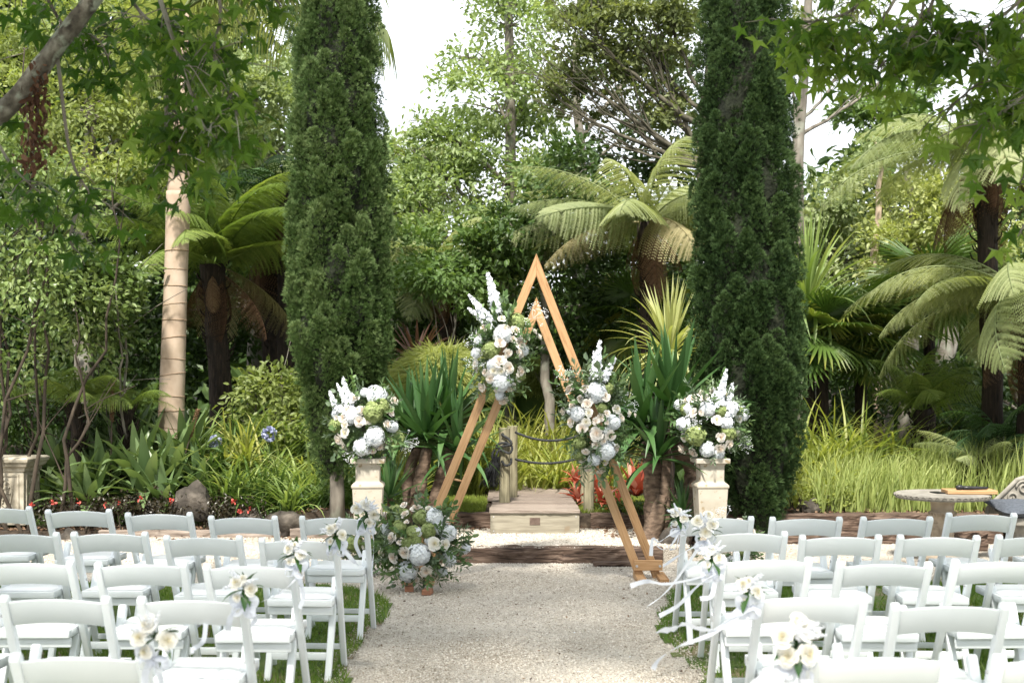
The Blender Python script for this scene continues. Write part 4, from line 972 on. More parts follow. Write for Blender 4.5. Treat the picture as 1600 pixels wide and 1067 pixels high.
def bouquet(label, d, crop, centre, rad, depth, roses=(), whites=(), buds=(), hyd=(), ghyd=(), delph=(), nspr=40, ngrey=30, reach=1.35, seed=0, bab=(), name='flower_arrangement', low=False, cat='flowers', up=.3, rose_px=11):
    rg = np.random.default_rng(seed); ox, oy, s = crop
    Q = lambda u, v: (ox + u / s, oy + v / s)
    cx, cy = centre; rx, ry = rad; C0 = P(cx, cy, d); root = empty(name, C0, 0, label, cat)
    k_ = d / F
    def spot(u, v, push=0):
        px, py = Q(u, v); a = (px - cx) / rx; b = (py - cy) / ry; q = max(0, 1 - a * a - b * b)
        loc = np.array([(px - cx) * k_, -depth * math.sqrt(q) - push, -(py - cy) * k_]); dr = norm(np.array([a * .9, -(.35 + q), -b * .8 + .15])); return loc, dr
    def put(nm, meshes, lst, r0, push=0):
        for e in lst:
            r = (e[2] / s if len(e) > 2 else r0) * k_; loc, dr = spot(e[0], e[1], push)
            dr = norm(dr + rg.normal(0, .16, 3)); obj(nm, meshes[int(rg.integers(len(meshes)))], root, aim(loc, dr, rg.uniform(0, 6.28), r * rg.uniform(1.16, 1.32)))
    put('rose', ROSE, roses, rose_px, .035); put('white_rose', ROSW, whites, rose_px * .85, .035); put('rosebud', BUD, buds, rose_px * .6, .03)
    put('hydrangea', HYD, hyd, 12, -.01); put('green_hydrangea', GHYD, ghyd, 12, -.02)
    for (u0, v0, u1, v1) in delph:
        a, _ = spot(u0, v0); p1 = Q(u1, v1); b = np.array([(p1[0] - cx) * k_, a[1] * .6, -(p1[1] - cy) * k_]); L = np.linalg.norm(b - a)
        obj('delphinium', DEL[int(rg.integers(3))], root, aim(a, b - a, rg.uniform(0, 6), (L * .95 + .02 , L * .95 + .02, L) if L > .3 else (L * 1.25, L * 1.25, L)))
    # greenery: sprigs radiating from the centre
    hx_, hz_ = rx * k_, ry * k_
    for j in range(nspr + ngrey):
        th = rg.uniform(0, 2 * PI) ; fr = rg.random()
        v = norm(np.array([math.cos(th), -abs(rg.normal(0, .55)) + .12, math.sin(th) + up * rg.random()])) if not low else norm(np.array([math.cos(th), -abs(rg.normal(.1, .6)), math.sin(th) * .8 + .05]))
        R3 = np.array([hx_, depth * 1.1, hz_]); a = v * R3 * rg.uniform(.25, .6); Ls = np.linalg.norm(v * R3) * reach * rg.uniform(.4, .75)
        me = SPR if j < nspr else SPG; me = me[int(rg.integers(len(me)))]
        obj(me.name.split('.')[0], me, root, aim(a, v + np.array([0, 0, rg.normal(0, .2)]), rg.uniform(0, 6.3), min(Ls, .34)))
    for j in range(16 if rose_px == 11 else 0):     # small white and blush fillers between the larger heads
        u = rg.normal(0, 1, 2); u *= min(1, .92 / np.linalg.norm(u)) ; q = math.sqrt(max(0, 1 - u @ u)); loc = np.array([u[0] * hx_, -depth * q * .86, u[1] * hz_]); dr = norm([u[0], -(.4 + q), u[1] + .1])
        kind = j % 4; r = 11.5 * k_
        obj(*(('hydrangea', HYD[j % 3]) if kind == 0 else ('green_hydrangea', GHYD[j % 3]) if kind == 2 and j % 8 == 2 else ('rosebud', BUD[j % 2]) if kind == 1 else ('white_rose', ROSW[j % 3])), root, aim(loc, dr, rg.uniform(0, 6), r * rg.uniform(.6, .95)))
    nspr = int(nspr * .75)
    for j in range(int(nspr * .5)):
        v = norm(rg.normal(0, 1, 3) * [1, .8, 1]); v[1] = -abs(v[1]); obj('foliage', FIL[j % 2], root, aim(v * np.array([hx_, depth, hz_]) * .70, v, 0, .17 * rg.uniform(.7, 1.1)))
    for (u, v) in bab:
        loc, dr = spot(u, v); obj('babys_breath', BAB[0], root, aim(loc, dr, rg.uniform(0, 6), .13))
    return root
C7 = (680, 400, 3.555)
bouquet('tall flower arrangement on the upper left side of the wooden arch, white spikes pointing up', 10.35, C7, (781, 556), (40, 72), .17,
        roses=[(385, 412, 30), (445, 420, 30), (360, 484, 32), (470, 484, 32), (402, 541, 26), (358, 587, 33), (405, 622, 33), (310, 678, 26), (470, 640, 28), (262, 727, 28), (420, 728, 28), (380, 802, 30), (272, 405, 24)],
        whites=[(328, 637, 22), (512, 450, 20), (550, 420, 20), (577, 450, 20), (366, 640, 20)], buds=[(432, 466), (462, 535, 22), (282, 645, 24), (228, 592, 14), (341, 742, 16)],
        hyd=[(366, 698, 50), (376, 440, 44), (322, 604, 34)], ghyd=[(450, 370, 50), (310, 525, 48), (500, 368, 26)],
        delph=[(325, 395, 192, 222), (340, 290, 292, 92), (300, 385, 186, 292), (350, 330, 330, 190)], nspr=60, ngrey=30, seed=1, bab=[(545, 345), (255, 480), (250, 600)], reach=1.25, cat='flower arrangement')
C8 = (860, 520, 4.447)
bouquet('long flower arrangement hanging on the right leg of the wooden arch over the rope', 10.3, C8, (929, 656), (42, 78), .17,
        roses=[(137, 392, 40), (235, 390, 34), (247, 490, 32), (150, 495, 32), (88, 545, 32), (140, 612, 32), (213, 658, 34), (310, 693, 44), (403, 704, 40), (305, 763, 30), (355, 742, 24), (445, 800, 36), (370, 440, 30), (200, 455, 26), (268, 935, 34), (350, 950, 36), (237, 815, 26)],
        whites=[(258, 552, 28), (240, 610, 28), (490, 610, 26), (540, 556, 26)], buds=[(303, 610, 30), (582, 568, 18), (382, 618, 17), (378, 556, 26), (435, 775, 16)],
        hyd=[(310, 412, 62), (188, 562, 48), (432, 622, 42), (375, 812, 58), (300, 875, 40), (410, 590, 26)], ghyd=[(202, 762, 42), (195, 840, 44), (350, 520, 34)],
        delph=[(300, 330, 342, 55), (345, 345, 448, 175), (320, 330, 300, 130)], nspr=55, ngrey=45, seed=2, bab=[(120, 330), (500, 520)], reach=1.25, cat='flower arrangement')
bouquet('white and blush flower arrangement on the right pedestal before the dark cypress', DP - .02, C8, (1108, 662), (48, 54), .22,
        roses=[(975, 455, 32), (1052, 450, 30), (1155, 715, 34), (1155, 790, 34), (1220, 765, 32), (910, 805, 32), (985, 825, 34), (975, 550, 30), (940, 470, 24)],
        whites=[(1125, 600, 34)], buds=[(1025, 548, 24), (985, 440, 18)], hyd=[(1075, 525, 52), (1325, 565, 46), (1075, 805, 44), (1235, 520, 50), (1150, 450, 42), (930, 640, 40), (900, 500, 34), (1200, 620, 42)],
        ghyd=[(990, 710, 62), (1215, 690, 44), (1160, 540, 40)], delph=[(1140, 520, 1208, 262), (1200, 600, 1250, 350), (1160, 480, 1120, 380)], nspr=50, ngrey=60, seed=3, bab=[(1310, 760), (1000, 620)], up=.1, reach=1.3, cat='flower arrangement')
C6 = (400, 400, 2.667)
bouquet('white and peach flower arrangement on the left pedestal with eucalyptus trailing at its side', DP - .02, C6, (570, 661), (48, 52), .22,
        roses=[(418, 595, 20), (445, 685, 22), (375, 672, 18), (355, 762, 22), (565, 653, 17), (577, 603, 18), (553, 698, 17), (522, 790, 18), (492, 805, 18), (375, 790, 16), (390, 640, 18)],
        whites=[(383, 733, 20), (383, 700, 16)], buds=[(343, 672, 11), (436, 640, 14), (520, 560, 11)], hyd=[(505, 582, 38), (503, 748, 38), (450, 793, 34), (412, 665, 30), (395, 600, 28)],
        ghyd=[(497, 650, 36), (530, 625, 30), (340, 705, 26), (590, 760, 24)], delph=[(405, 640, 368, 505), (350, 655, 310, 560), (380, 600, 340, 530)], nspr=50, ngrey=60, seed=4, bab=[(410, 812), (620, 770)], up=.1, reach=1.3, cat='flower arrangement')
C3 = (560, 700, 4.446)
bouquet('large floor bouquet of white hydrangeas and green foliage at the left foot of the arch', 10.05, C3, (660, 848), (58, 58), .26,
        roses=[(318, 392, 26), (410, 412, 40), (335, 447, 32), (248, 603, 38), (175, 470, 34), (340, 690, 38), (262, 732, 40), (485, 822, 38), (165, 720, 32), (410, 890, 26)],
        whites=[(543, 633, 42), (607, 643, 36)], buds=[(350, 495, 20), (305, 625, 20)], hyd=[(535, 470, 60), (628, 575, 54), (440, 705, 70), (355, 828, 60), (560, 540, 40), (740, 690, 38), (200, 560, 36), (640, 760, 40), (420, 560, 34)],
        ghyd=[(265, 460, 58), (300, 540, 48), (440, 465, 46), (500, 550, 52), (395, 570, 50), (365, 632, 46), (250, 680, 38), (410, 610, 40)], nspr=60, ngrey=40, seed=5, low=True, reach=1.35, cat='floor bouquet')
bouquet('smaller floor bouquet with dark foliage behind the left aisle chairs', 10.8, C3, (572, 846), (38, 36), .2,
        roses=[(30, 430, 40), (10, 560, 36), (70, 480, 34)], whites=[(110, 560, 30), (-60, 520, 30)], hyd=[(40, 520, 44), (-80, 600, 40)], ghyd=[(-10, 640, 50), (100, 650, 40)], nspr=60, ngrey=40, seed=6, low=True, reach=1.5, cat='floor bouquet')
C5 = (1000, 760, 3.477)
bouquet('floor bouquet hidden behind the first right aisle chair, pale roses showing above the backrest', 11.0, C5, (1142, 850), (40, 36), .2,
        roses=[(540, 185, 22), (515, 190, 16)], whites=[(450, 180, 10)], hyd=[(490, 400, 40), (420, 300, 34)], ghyd=[(545, 330, 34)], nspr=45, ngrey=30, seed=7, low=True, reach=1.3, bab=[(448, 182)], cat='floor bouquet')

# ------------------------------------------------------------------ posies and ribbons tied to the aisle chairs
PLEAF = [sword(None, .10, .036, .4, .8, None, .3, 5, .35, .4, 0, i).mesh('leaf', M['posy_leaf'], True) for i in range(3)]
def ribbon_mesh(pts, w, seed, tw=2.0):
    rg = np.random.default_rng(seed); n = 34; c = curve_pts(pts, n); t = norm(np.gradient(c, axis=0)); a = rg.uniform(0, 3) + np.cumsum(rg.normal(tw / n, .10, n))
    u = norm(np.cross(t, [0.1, 1, .2])); v = np.cross(t, u); d = u * np.cos(a)[:, None] + v * np.sin(a)[:, None]
    V = np.stack([c - d * w / 2, c + d * w / 2], 1).reshape(-1, 3); g = G(); g.add(V, [np.array([(2 * i, 2 * i + 1, 2 * i + 3, 2 * i + 2) for i in range(n - 1)])], .5); return g.mesh('ribbon', M['ribbon'], True)
def posy(label, px, py, d, seed, ribs, scale=1.0, dy=-.06, flowers=None):
    rg = np.random.default_rng(seed); c = P(px, py, d); root = empty('chair_posy', c, 0, label, 'posy', 'white posies tied along the aisle')
    fl = flowers or [(-.03, .03, .036), (.04, -.005, .034), (.0, .05, .024), (-.03, -.045, .022)]; fl = [(a * .9, b * .9, min(r, .04)) for a, b, r in fl]
    for i, (x, z, r) in enumerate(fl):
        x, z, r = x * .9, z * .9, r * .95
        me = (ROSW if i % 4 != 5 else ROSE)[int(rg.integers(3))]; dr = norm([x * 7 + rg.normal(0, .2), -1, z * 7 + .35])
        obj('rose', me, root, aim(np.array([x, dy - rg.uniform(0, .02), z]) * scale, dr, rg.uniform(0, 6), r * scale))
    for i in range(5):   # pointed lily like petals
        a = rg.uniform(-.3, 3.4); v = norm([math.cos(a), -.5, math.sin(a)]); obj('petal', DEL[i % 3], root, aim(np.array([0, dy, .02]) * scale, v, rg.uniform(0, 6), .085 * scale))
    for i in range(9):
        a = i * .75 + rg.normal(0, .3); v = np.array([math.cos(a), -.35, math.sin(a)]); o = Vector(v).to_track_quat('X', 'Z').to_matrix()
        obj('leaf', PLEAF[i % 3], root, LM(np.array([0, dy + .02, -.01]) * scale, rot=o, s=scale * rg.uniform(.75, 1.1)))
    for i, pts in enumerate(ribs):
        w = .023
        if len(pts) == 2 and np.isscalar(pts[0]): w, pts = pts
        pp = [P(x, y, d + q) - c for x, y, q in pts]
        obj('ribbon', ribbon_mesh(pp, w, seed * 10 + i, 1.2), root)
    # bow loops and wrap round the post
    for i, a in enumerate((.5, 2.4, 3.9, 5.4)):
        l = .06 * scale; m = np.array([math.cos(a), -.3, math.sin(a) * .8]); q = np.array([-m[2], 0, m[0]]); o_ = np.array([0, dy + .01, -.07 * scale])
        obj('bow_loop', ribbon_mesh([o_, o_ + m * l * .6 + q * .02, o_ + m * l, o_ + m * l * .6 - q * .02, o_], .026, seed * 7 + i, .3), root)
    return root
def pd(side, ri): return AISLE[(side, ri)][1]
posy('white posy on the aisle chair of the front row, plinth-side block', 574, 800, pd('left', 0), 1, [[(574, 812, -.05), (556, 845, -.06), (564, 870, -.05)], [(578, 812, -.05), (584, 850, -.05), (580, 900, -.03)]], 1.15, flowers=[(-.06, .03, .05), (.0, .06, .05), (.05, -.01, .045), (.02, -.06, .03)])
posy('white posy on the aisle chair of the second row, plinth-side block', 527, 832, pd('left', 1), 2, [[(525, 850, -.05), (512, 866, -.07), (518, 880, -.05)], [(530, 850, -.05), (552, 876, -.05), (560, 884, 0)]], 1.05)
posy('white posy with hanging green leaves on the aisle chair of the third row, plinth-side block', 464, 862, pd('left', 2), 3, [(.014, [(466, 900, -.04), (440, 925, -.1), (408, 940, -.15)]), [(466, 895, -.05), (474, 930, -.04), (468, 950, -.04)]], .95)
posy('white posy on the aisle chair of the fourth row, plinth-side block', 385, 915, pd('left', 3), 4, [[(380, 945, -.03), (362, 960, -.08), (356, 985, -.05)], [(384, 945, -.05), (398, 965, -.05), (392, 975, -.02)], (.02, [(322, 968, .05), (318, 1000, .0), (304, 1012, .02), (300, 1020, 0)])], .95)
posy('large blurred white posy on the aisle chair of the fifth row, plinth-side block', 248, 988, pd('left', 4), 5, [[(236, 1030, -.03), (226, 1060, -.04), (236, 1090, -.03)], [(240, 1030, -.03), (252, 1065, -.04), (250, 1100, -.03)]], .95, flowers=[(-.02, .05, .048), (.055, -.015, .05), (-.05, .0, .035), (-.03, -.06, .03)])
posy('white posy with streaming ribbons on the aisle chair of the front row, table-side block', 1058, 806, pd('right', 0), 6, [[(1062, 825, -.05), (1046, 836, -.1), (1030, 846, -.15), (1020, 842, -.2), (1017, 868, -.2)], [(1064, 825, -.05), (1050, 850, -.08), (1036, 858, -.1), (1022, 848, -.15)], [(1064, 825, -.05), (1056, 855, -.05), (1046, 858, -.06)]], 1.0)
posy('white posy with long wavy ribbons on the aisle chair of the second row, table-side block', 1099, 824, pd('right', 1), 7, [[(1094, 850, -.05), (1070, 862, -.1), (1036, 884, -.2)], [(1094, 852, -.05), (1068, 890, -.15), (1040, 925, -.2), (1008, 950, -.3)]], 1.05, flowers=[(-.05, .05, .04), (.04, .03, .042), (0, -.02, .04), (.02, .09, .03)])
posy('white and green posy on the aisle chair of the third row, table-side block', 1110, 868, pd('right', 2), 8, [[(1115, 895, -.05), (1080, 905, -.1), (1040, 912, -.2), (1010, 908, -.25), (985, 915, -.3)], [(1118, 895, -.05), (1090, 915, -.1), (1060, 945, -.15), (1030, 962, -.2)], [(1118, 898, -.05), (1112, 930, -.05), (1094, 935, -.05)]], .95)
posy('white posy with fluttering gauze ribbon on the fourth row aisle chair, table-side block', 1165, 918, pd('right', 3), 9, [(.05, [(1174, 945, -.05), (1140, 965, -.08), (1115, 985, -.12), (1070, 975, -.2), (1054, 982, -.25), (1030, 984, -.3)]), (.022, [(1172, 948, -.05), (1110, 990, -.15), (1060, 1010, -.2), (1030, 1030, -.25), (1020, 1045, -.25)])], .9)
posy('biggest blurred white posy on the aisle chair of the fifth row, table-side block', 1240, 1000, pd('right', 4), 10, [(.05, [(1255, 1030, -.04), (1220, 1050, -.06), (1180, 1075, -.1)]), [(1256, 1035, -.04), (1252, 1060, -.04), (1258, 1090, 0)]], 1.0, flowers=[(-.06, .03, .045), (.04, .05, .045), (.03, -.03, .045), (-.04, -.04, .04), (.0, .09, .03)])
TANF = [frond('frond', 1.6, .36, .2, .9, M['frond_tan'], 28, 20, seed=70 + i, hang=.8, pw=1.4) for i in range(2)]
# ------------------------------------------------------------------ cypresses
TUFT = G()
_r = np.random.default_rng(5); _d = norm(np.stack([_r.normal(0, .34, 9), _r.normal(0, .34, 9), np.full(9, 1.)], 1))
scatter(TUFT, np.array([[0, 0, 0], [.5, .075, .02], [1, 0, 0], [.5, -.075, .02]], float), [np.array([[0, 3, 2, 1]])], frames(_d, _r), np.zeros((9, 3)) + _d * .12, _r.uniform(.7, 1.1, 9))
TT, TTF = np.vstack(TUFT.V), [np.vstack(TUFT.F)]
def plume_mesh(mat, seed, n=300):
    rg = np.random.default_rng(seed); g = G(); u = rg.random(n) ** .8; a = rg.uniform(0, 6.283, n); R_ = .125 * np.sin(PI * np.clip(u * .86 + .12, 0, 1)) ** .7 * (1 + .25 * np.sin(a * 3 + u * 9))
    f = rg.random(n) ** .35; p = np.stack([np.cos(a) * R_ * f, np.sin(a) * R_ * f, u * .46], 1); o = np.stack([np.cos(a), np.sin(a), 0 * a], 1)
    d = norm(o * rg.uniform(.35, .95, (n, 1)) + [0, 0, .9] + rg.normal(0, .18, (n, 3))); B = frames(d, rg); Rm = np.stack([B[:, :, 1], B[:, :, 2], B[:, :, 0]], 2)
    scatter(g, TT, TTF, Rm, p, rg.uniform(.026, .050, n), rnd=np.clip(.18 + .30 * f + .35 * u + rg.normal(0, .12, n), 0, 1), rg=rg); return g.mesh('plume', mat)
def cypress(label, px, d, zb, prof, mat, seed, lean=0, nclump=900, stem=(.0, 1.0), dens=26, trunk_r=.1):
    """prof: (py, left_px, right_px) outline in photo pixels"""
    rg = np.random.default_rng(seed); base = P(px, 0, d); base[2] = zb; root = empty('cypress', base, 0, label, 'cypress tree')
    prof = sorted(prof); py = np.array([p[0] for p in prof]); xl = np.array([p[1] for p in prof]); xr = np.array([p[2] for p in prof])
    z = CAM_H - (py - HY) / F * d - zb; cx = ((xl + xr) / 2 - px) / F * d; r = (xr - xl) / 2 / F * d; o = np.argsort(z); z, cx, r = z[o], cx[o], r[o]
    z0, z1 = z[0], z[-1]
    # solid dark core added inside the foliage to block see-through
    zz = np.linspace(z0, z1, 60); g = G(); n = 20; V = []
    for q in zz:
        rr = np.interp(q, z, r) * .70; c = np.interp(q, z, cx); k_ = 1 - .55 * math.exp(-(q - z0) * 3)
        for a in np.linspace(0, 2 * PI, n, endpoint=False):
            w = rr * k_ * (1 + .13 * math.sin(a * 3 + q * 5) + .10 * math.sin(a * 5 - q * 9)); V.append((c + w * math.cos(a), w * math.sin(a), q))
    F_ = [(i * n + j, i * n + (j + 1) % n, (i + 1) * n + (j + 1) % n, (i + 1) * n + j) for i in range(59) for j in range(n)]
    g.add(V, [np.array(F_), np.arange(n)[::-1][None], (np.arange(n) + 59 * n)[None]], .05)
    obj('inner_core', g.mesh('inner_core', M['twigs']), root)
    tube([(0, 0, -.15), (.01, 0, z0 * .5), (cx[0] * .3, 0, z0 + .3), (cx[3], 0, z0 + 1.2)], [trunk_r * 1.15, trunk_r, trunk_r * .9, trunk_r * .7], 12)
    obj('trunk', tube([(0, 0, -.15), (.0, 0, max(.1, z0 * .5)), (cx[0] * .3, 0, z0 + .35), (cx[3], 0, z0 + 1.4)], [trunk_r * 1.15, trunk_r, trunk_r * .9, trunk_r * .7], 14).mesh('trunk', M['bark'], True), root)
    # foliage: upswept plumes over the surface, each plume a cloud of tufts
    g = G(); wz = np.interp(np.linspace(z0, z1, 400), z, r); cdf = np.cumsum(wz); cdf /= cdf[-1]
    q = np.interp(rg.random(nclump), cdf, np.linspace(z0, z1, 400)); a = rg.uniform(0, 2 * PI, nclump); rr = np.interp(q, z, r); cc = np.interp(q, z, cx)
    out = np.stack([np.cos(a), np.sin(a), 0 * a], 1); cr = rg.uniform(.06, .15, nclump)
    c = out * (rr * .88 - .07 - cr * rg.uniform(.6, 1.5, nclump))[:, None]; c[:, 0] += cc; c[:, 2] = q
    ax = norm(out * rg.uniform(.2, .7, (nclump, 1)) + np.array([0, 0, 1.]) + rg.normal(0, .15, (nclump, 3)))
    idx = np.repeat(np.arange(nclump), dens); m = len(idx); sph = norm(rg.normal(size=(m, 3))) * (rg.random((m, 1)) ** .4)
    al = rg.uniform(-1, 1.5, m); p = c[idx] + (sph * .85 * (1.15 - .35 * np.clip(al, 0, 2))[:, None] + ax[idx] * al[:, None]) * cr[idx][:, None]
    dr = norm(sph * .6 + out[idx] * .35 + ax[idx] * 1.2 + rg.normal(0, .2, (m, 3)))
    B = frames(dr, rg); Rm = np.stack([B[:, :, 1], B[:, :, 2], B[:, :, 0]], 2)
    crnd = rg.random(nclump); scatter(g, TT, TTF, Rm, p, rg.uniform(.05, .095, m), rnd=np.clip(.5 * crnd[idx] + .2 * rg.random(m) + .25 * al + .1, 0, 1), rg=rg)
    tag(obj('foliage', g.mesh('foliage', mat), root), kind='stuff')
    # upswept plumes, alike ones sharing their mesh
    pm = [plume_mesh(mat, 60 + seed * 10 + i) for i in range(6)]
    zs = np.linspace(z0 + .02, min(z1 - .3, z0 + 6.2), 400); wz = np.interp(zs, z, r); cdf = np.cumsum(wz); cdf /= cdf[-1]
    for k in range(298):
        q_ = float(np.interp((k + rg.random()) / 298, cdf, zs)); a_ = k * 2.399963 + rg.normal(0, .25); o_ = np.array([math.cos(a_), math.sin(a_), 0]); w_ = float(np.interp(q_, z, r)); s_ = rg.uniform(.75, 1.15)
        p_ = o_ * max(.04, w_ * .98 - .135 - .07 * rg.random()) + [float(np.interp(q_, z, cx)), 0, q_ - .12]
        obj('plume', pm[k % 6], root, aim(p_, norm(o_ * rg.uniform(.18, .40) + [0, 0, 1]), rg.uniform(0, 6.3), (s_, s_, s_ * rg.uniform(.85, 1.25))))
    return root
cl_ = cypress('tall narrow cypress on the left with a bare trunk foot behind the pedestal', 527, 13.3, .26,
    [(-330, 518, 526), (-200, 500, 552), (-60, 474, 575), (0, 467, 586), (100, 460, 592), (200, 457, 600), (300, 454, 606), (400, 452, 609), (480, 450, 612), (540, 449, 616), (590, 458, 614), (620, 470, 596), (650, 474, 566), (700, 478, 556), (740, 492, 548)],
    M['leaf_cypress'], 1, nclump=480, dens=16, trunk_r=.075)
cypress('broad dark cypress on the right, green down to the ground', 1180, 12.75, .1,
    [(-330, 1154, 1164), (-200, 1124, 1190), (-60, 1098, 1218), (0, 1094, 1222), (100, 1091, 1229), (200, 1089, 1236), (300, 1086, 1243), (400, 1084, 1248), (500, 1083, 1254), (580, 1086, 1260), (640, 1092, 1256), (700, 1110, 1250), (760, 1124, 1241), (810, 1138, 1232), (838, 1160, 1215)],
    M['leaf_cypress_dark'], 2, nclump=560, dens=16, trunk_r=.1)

# ------------------------------------------------------------------ palm trunk, tree ferns
def palm_trunk(label, px, d, pyb, pyt, wpx, top_fronds):
    b = P(px, pyb, d); h = P(0, pyt, d)[2] - b[2]; r = wpx / 2 / F * d; root = empty('king_palm', b, 0, label, 'palm tree'); rg = np.random.default_rng(3)
    n = 60; z = np.linspace(-.4, h, n); rad = r * (1 + .16 * np.exp(-(z + .1) * 2.5) + .03 * np.sin(z * 2.4)); lean = .10 * (z / h)
    obj('trunk', tube(np.stack([lean, 0 * z, z], 1), rad, 24).mesh('trunk', M['palmtrunk'], True), root)
    zz = .18
    while zz < h * .80:
        g = G(); rr = np.interp(zz, z, rad); x = np.interp(zz, z, lean); t = rg.uniform(.004, .008); tilt = rg.normal(0, .03)
        a = np.linspace(0, 2 * PI, 33); pts = np.stack([x + (rr + .001) * np.cos(a), (rr + .001) * np.sin(a), zz + tilt * np.cos(a) * rr * 2 + rg.normal(0, .0015, 33)], 1)
        tube(pts, t, 5, False, g); obj('leaf_scar', g.mesh('leaf_scar', M['palmring'], True), root); zz += rg.uniform(.17, .26)
    # split sheath flaps at the top
    for k in range(0):
        a = k * .9 + .4; me = sword('sheath', .30, .09, 1.56, rg.uniform(-.1, .05), M['palmring'], .25, 8, .35, .9, 0, k)
        obj('sheath', me, root, LM((lean[-1] + r * .55 * math.cos(a), r * .55 * math.sin(a), h - .38 + rg.uniform(-.1, .1)), rot=Matrix.Rotation(a, 3, 'Z')))
    crown_z = 6.0 - b[2]
    obj('crownshaft', tube([(lean[-1], 0, h - .1), (lean[-1], 0, h + .05), (lean[-1] + .02, 0, h + .7), (lean[-1] + .05, .05, crown_z)], [r * .98, r * .93, r * .62, r * .42], 16).mesh('crownshaft', M['palmtrunk'], True), root)
    fm = [feather('frond', 2.6, .75, .9, 1.9, M['leaf_olive'], seed=i, hang=.75) for i in range(3)]
    rosette(root, 'frond', fm, top_fronds, np.array([lean[-1] + .05, .05, crown_z]), -.35, .25, (-.6, 2.3), rg=rg)
    return root
palm_trunk('tall palm with smooth ringed pale trunk in front of the tree fern', 266, 15.0, 692, 300, 37, 13)
def tree_fern(label, px, d, pyc, meshes, n, tr, e0, e1, az=None, s=(.85, 1.1), base_z=None, dead=6, lean=0, seed=1, extra=None, name='tree_fern', dz=0):
    rg = np.random.default_rng(seed); c = P(px, pyc, d); b = gz(px, d); 
    if base_z is not None: b[2] = base_z
    root = empty(name, b, 0, label, 'tree fern'); top = c - b
    z = np.linspace(-.15, top[2], 14); pts = np.stack([lean * (1 - z / top[2]) * 1.0 + top[0], 0 * z, z], 1); pts += rg.normal(0, tr * .06, pts.shape)
    g = tube(pts, tr * (1 + .35 * np.exp(-(z) * 1.6)) * (1 + .25 * smooth(.75, 1, z / top[2])), 14); 
    obj('trunk', g.mesh('trunk', M['fibre'], True), root)
    # old frond stubs
    g = G()
    for k in range(70):
        t = rg.uniform(.45, 1.0); a = rg.uniform(0, 6.28); o_ = np.array([np.interp(t * top[2], z, pts[:, 0]), 0, t * top[2]]); v = np.array([math.cos(a), math.sin(a), 0]); L = rg.uniform(.04, .14)
        tube([o_ + v * tr * .9, o_ + v * (tr + L * .5) + [0, 0, L * .5], o_ + v * (tr + L * .7) + [0, 0, L]], [.014, .010, .006], 4, False, g)
    tag(obj('frond_stubs', g.mesh('frond_stubs', M['fibre'], True), root), kind='stuff')
    rosette(root, 'frond', meshes, n, top, e0, e1, az, s, rg, r0=tr * .6)
    if dead: rosette(root, 'dead_frond', DEADF, dead, top - [0, 0, .1], -.8, -1.4, az, (.4, .9), rg, r0=tr * .8)
    return root
DEADF = [frond('dead_frond', 1.3, .26, .2, .9, M['frond_brown'], 26, 14, seed=i, hang=1.2, pw=1.4) for i in range(2)]
FG = [frond('frond', 1.55, .38, .75, 1.55, M['frond_green'], 28, 15, seed=i, hang=.5, pw=.95) for i in range(3)]
FL = [frond('frond', 2.05, .42, .95, 1.25, M['frond_green'], 32, 24, seed=50 + i, hang=.45, pw=1.3) for i in range(3)]
FP = [frond('frond', 1.85, .42, .30, .85, M['frond_pale'], 27, 26, seed=10 + i, hang=.6, pw=1.35) for i in range(3)]
FR = [frond('frond', 1.9, .44, .45, 1.35, M['frond_pale'], 29, 26, seed=20 + i, hang=.5, pw=1.35) for i in range(3)]
FD = [frond('frond', 1.5, .36, .6, 1.5, M['frond_dark'], 22, 11, seed=30 + i, hang=.4) for i in range(2)]
tree_fern('tree fern with upright light green crown between the pale palm trunk and left cypress', 332, 16.4, 415, FL, 30, .13, .45, -.55, seed=2, s=(.85, 1.1), dead=7, lean=.15)
tree_fern('pale tree fern spreading above the arch beside the right cypress', 1012, 16.2, 348, FP, 26, .10, .5, -.2, seed=3, s=(.85, 1.1), dead=6)
tree_fern('high tree fern with black trunk below the star leaved branches on the right', 1540, 14.6, 245, FR, 22, .11, .35, -.35, seed=4, s=(.85, 1.1), dead=8, lean=.1)
tree_fern('low tree fern spreading wide pale fronds over dark shade at the right edge', 1612, 14.0, 462, FR, 24, .14, .35, -.35, seed=5, s=(.85, 1.1), dead=6)
tree_fern('dark tree fern behind the left cypress with fibrous trunk', 425, 18.0, 380, FG, 18, .13, .2, -.5, seed=6, dead=10)
tree_fern('second fibrous fern trunk close behind the left cypress', 448, 17.2, 300, FD, 14, .12, .3, -.4, seed=7, dead=8)
tree_fern('dim tree fern in the shade behind the arch top', 700, 18.5, 402, FP, 16, .12, .3, -.4, seed=8, dead=4)
tree_fern('dark low fern at the right edge under the spreading fronds', 1570, 14.3, 690, FD, 16, .1, .6, -.2, seed=9, dead=0, s=(.5, .8), name='ground_fern')
tree_fern('sunlit small fern behind the reeds in front of the dark shade', 1530, 13.8, 720, FP, 9, .06, .6, .1, seed=10, dead=0, s=(.3, .42), name='ground_fern')
tree_fern('ground fern with arching fronds between cypress and dark fern', 1440, 15.4, 640, FG, 16, .08, .9, .1, seed=11, dead=0, s=(.5, .7), name='ground_fern')
tree_fern('lacy fern growing under the thin stems at the left', 120, 14.4, 630, FG, 14, .06, .5, -.1, seed=12, dead=0, s=(.4, .6), name='ground_fern')
tree_fern('small fern leaning beside the pale palm trunk', 200, 14.6, 640, FG, 10, .05, .5, -.1, seed=13, dead=0, s=(.35, .5), name='ground_fern')

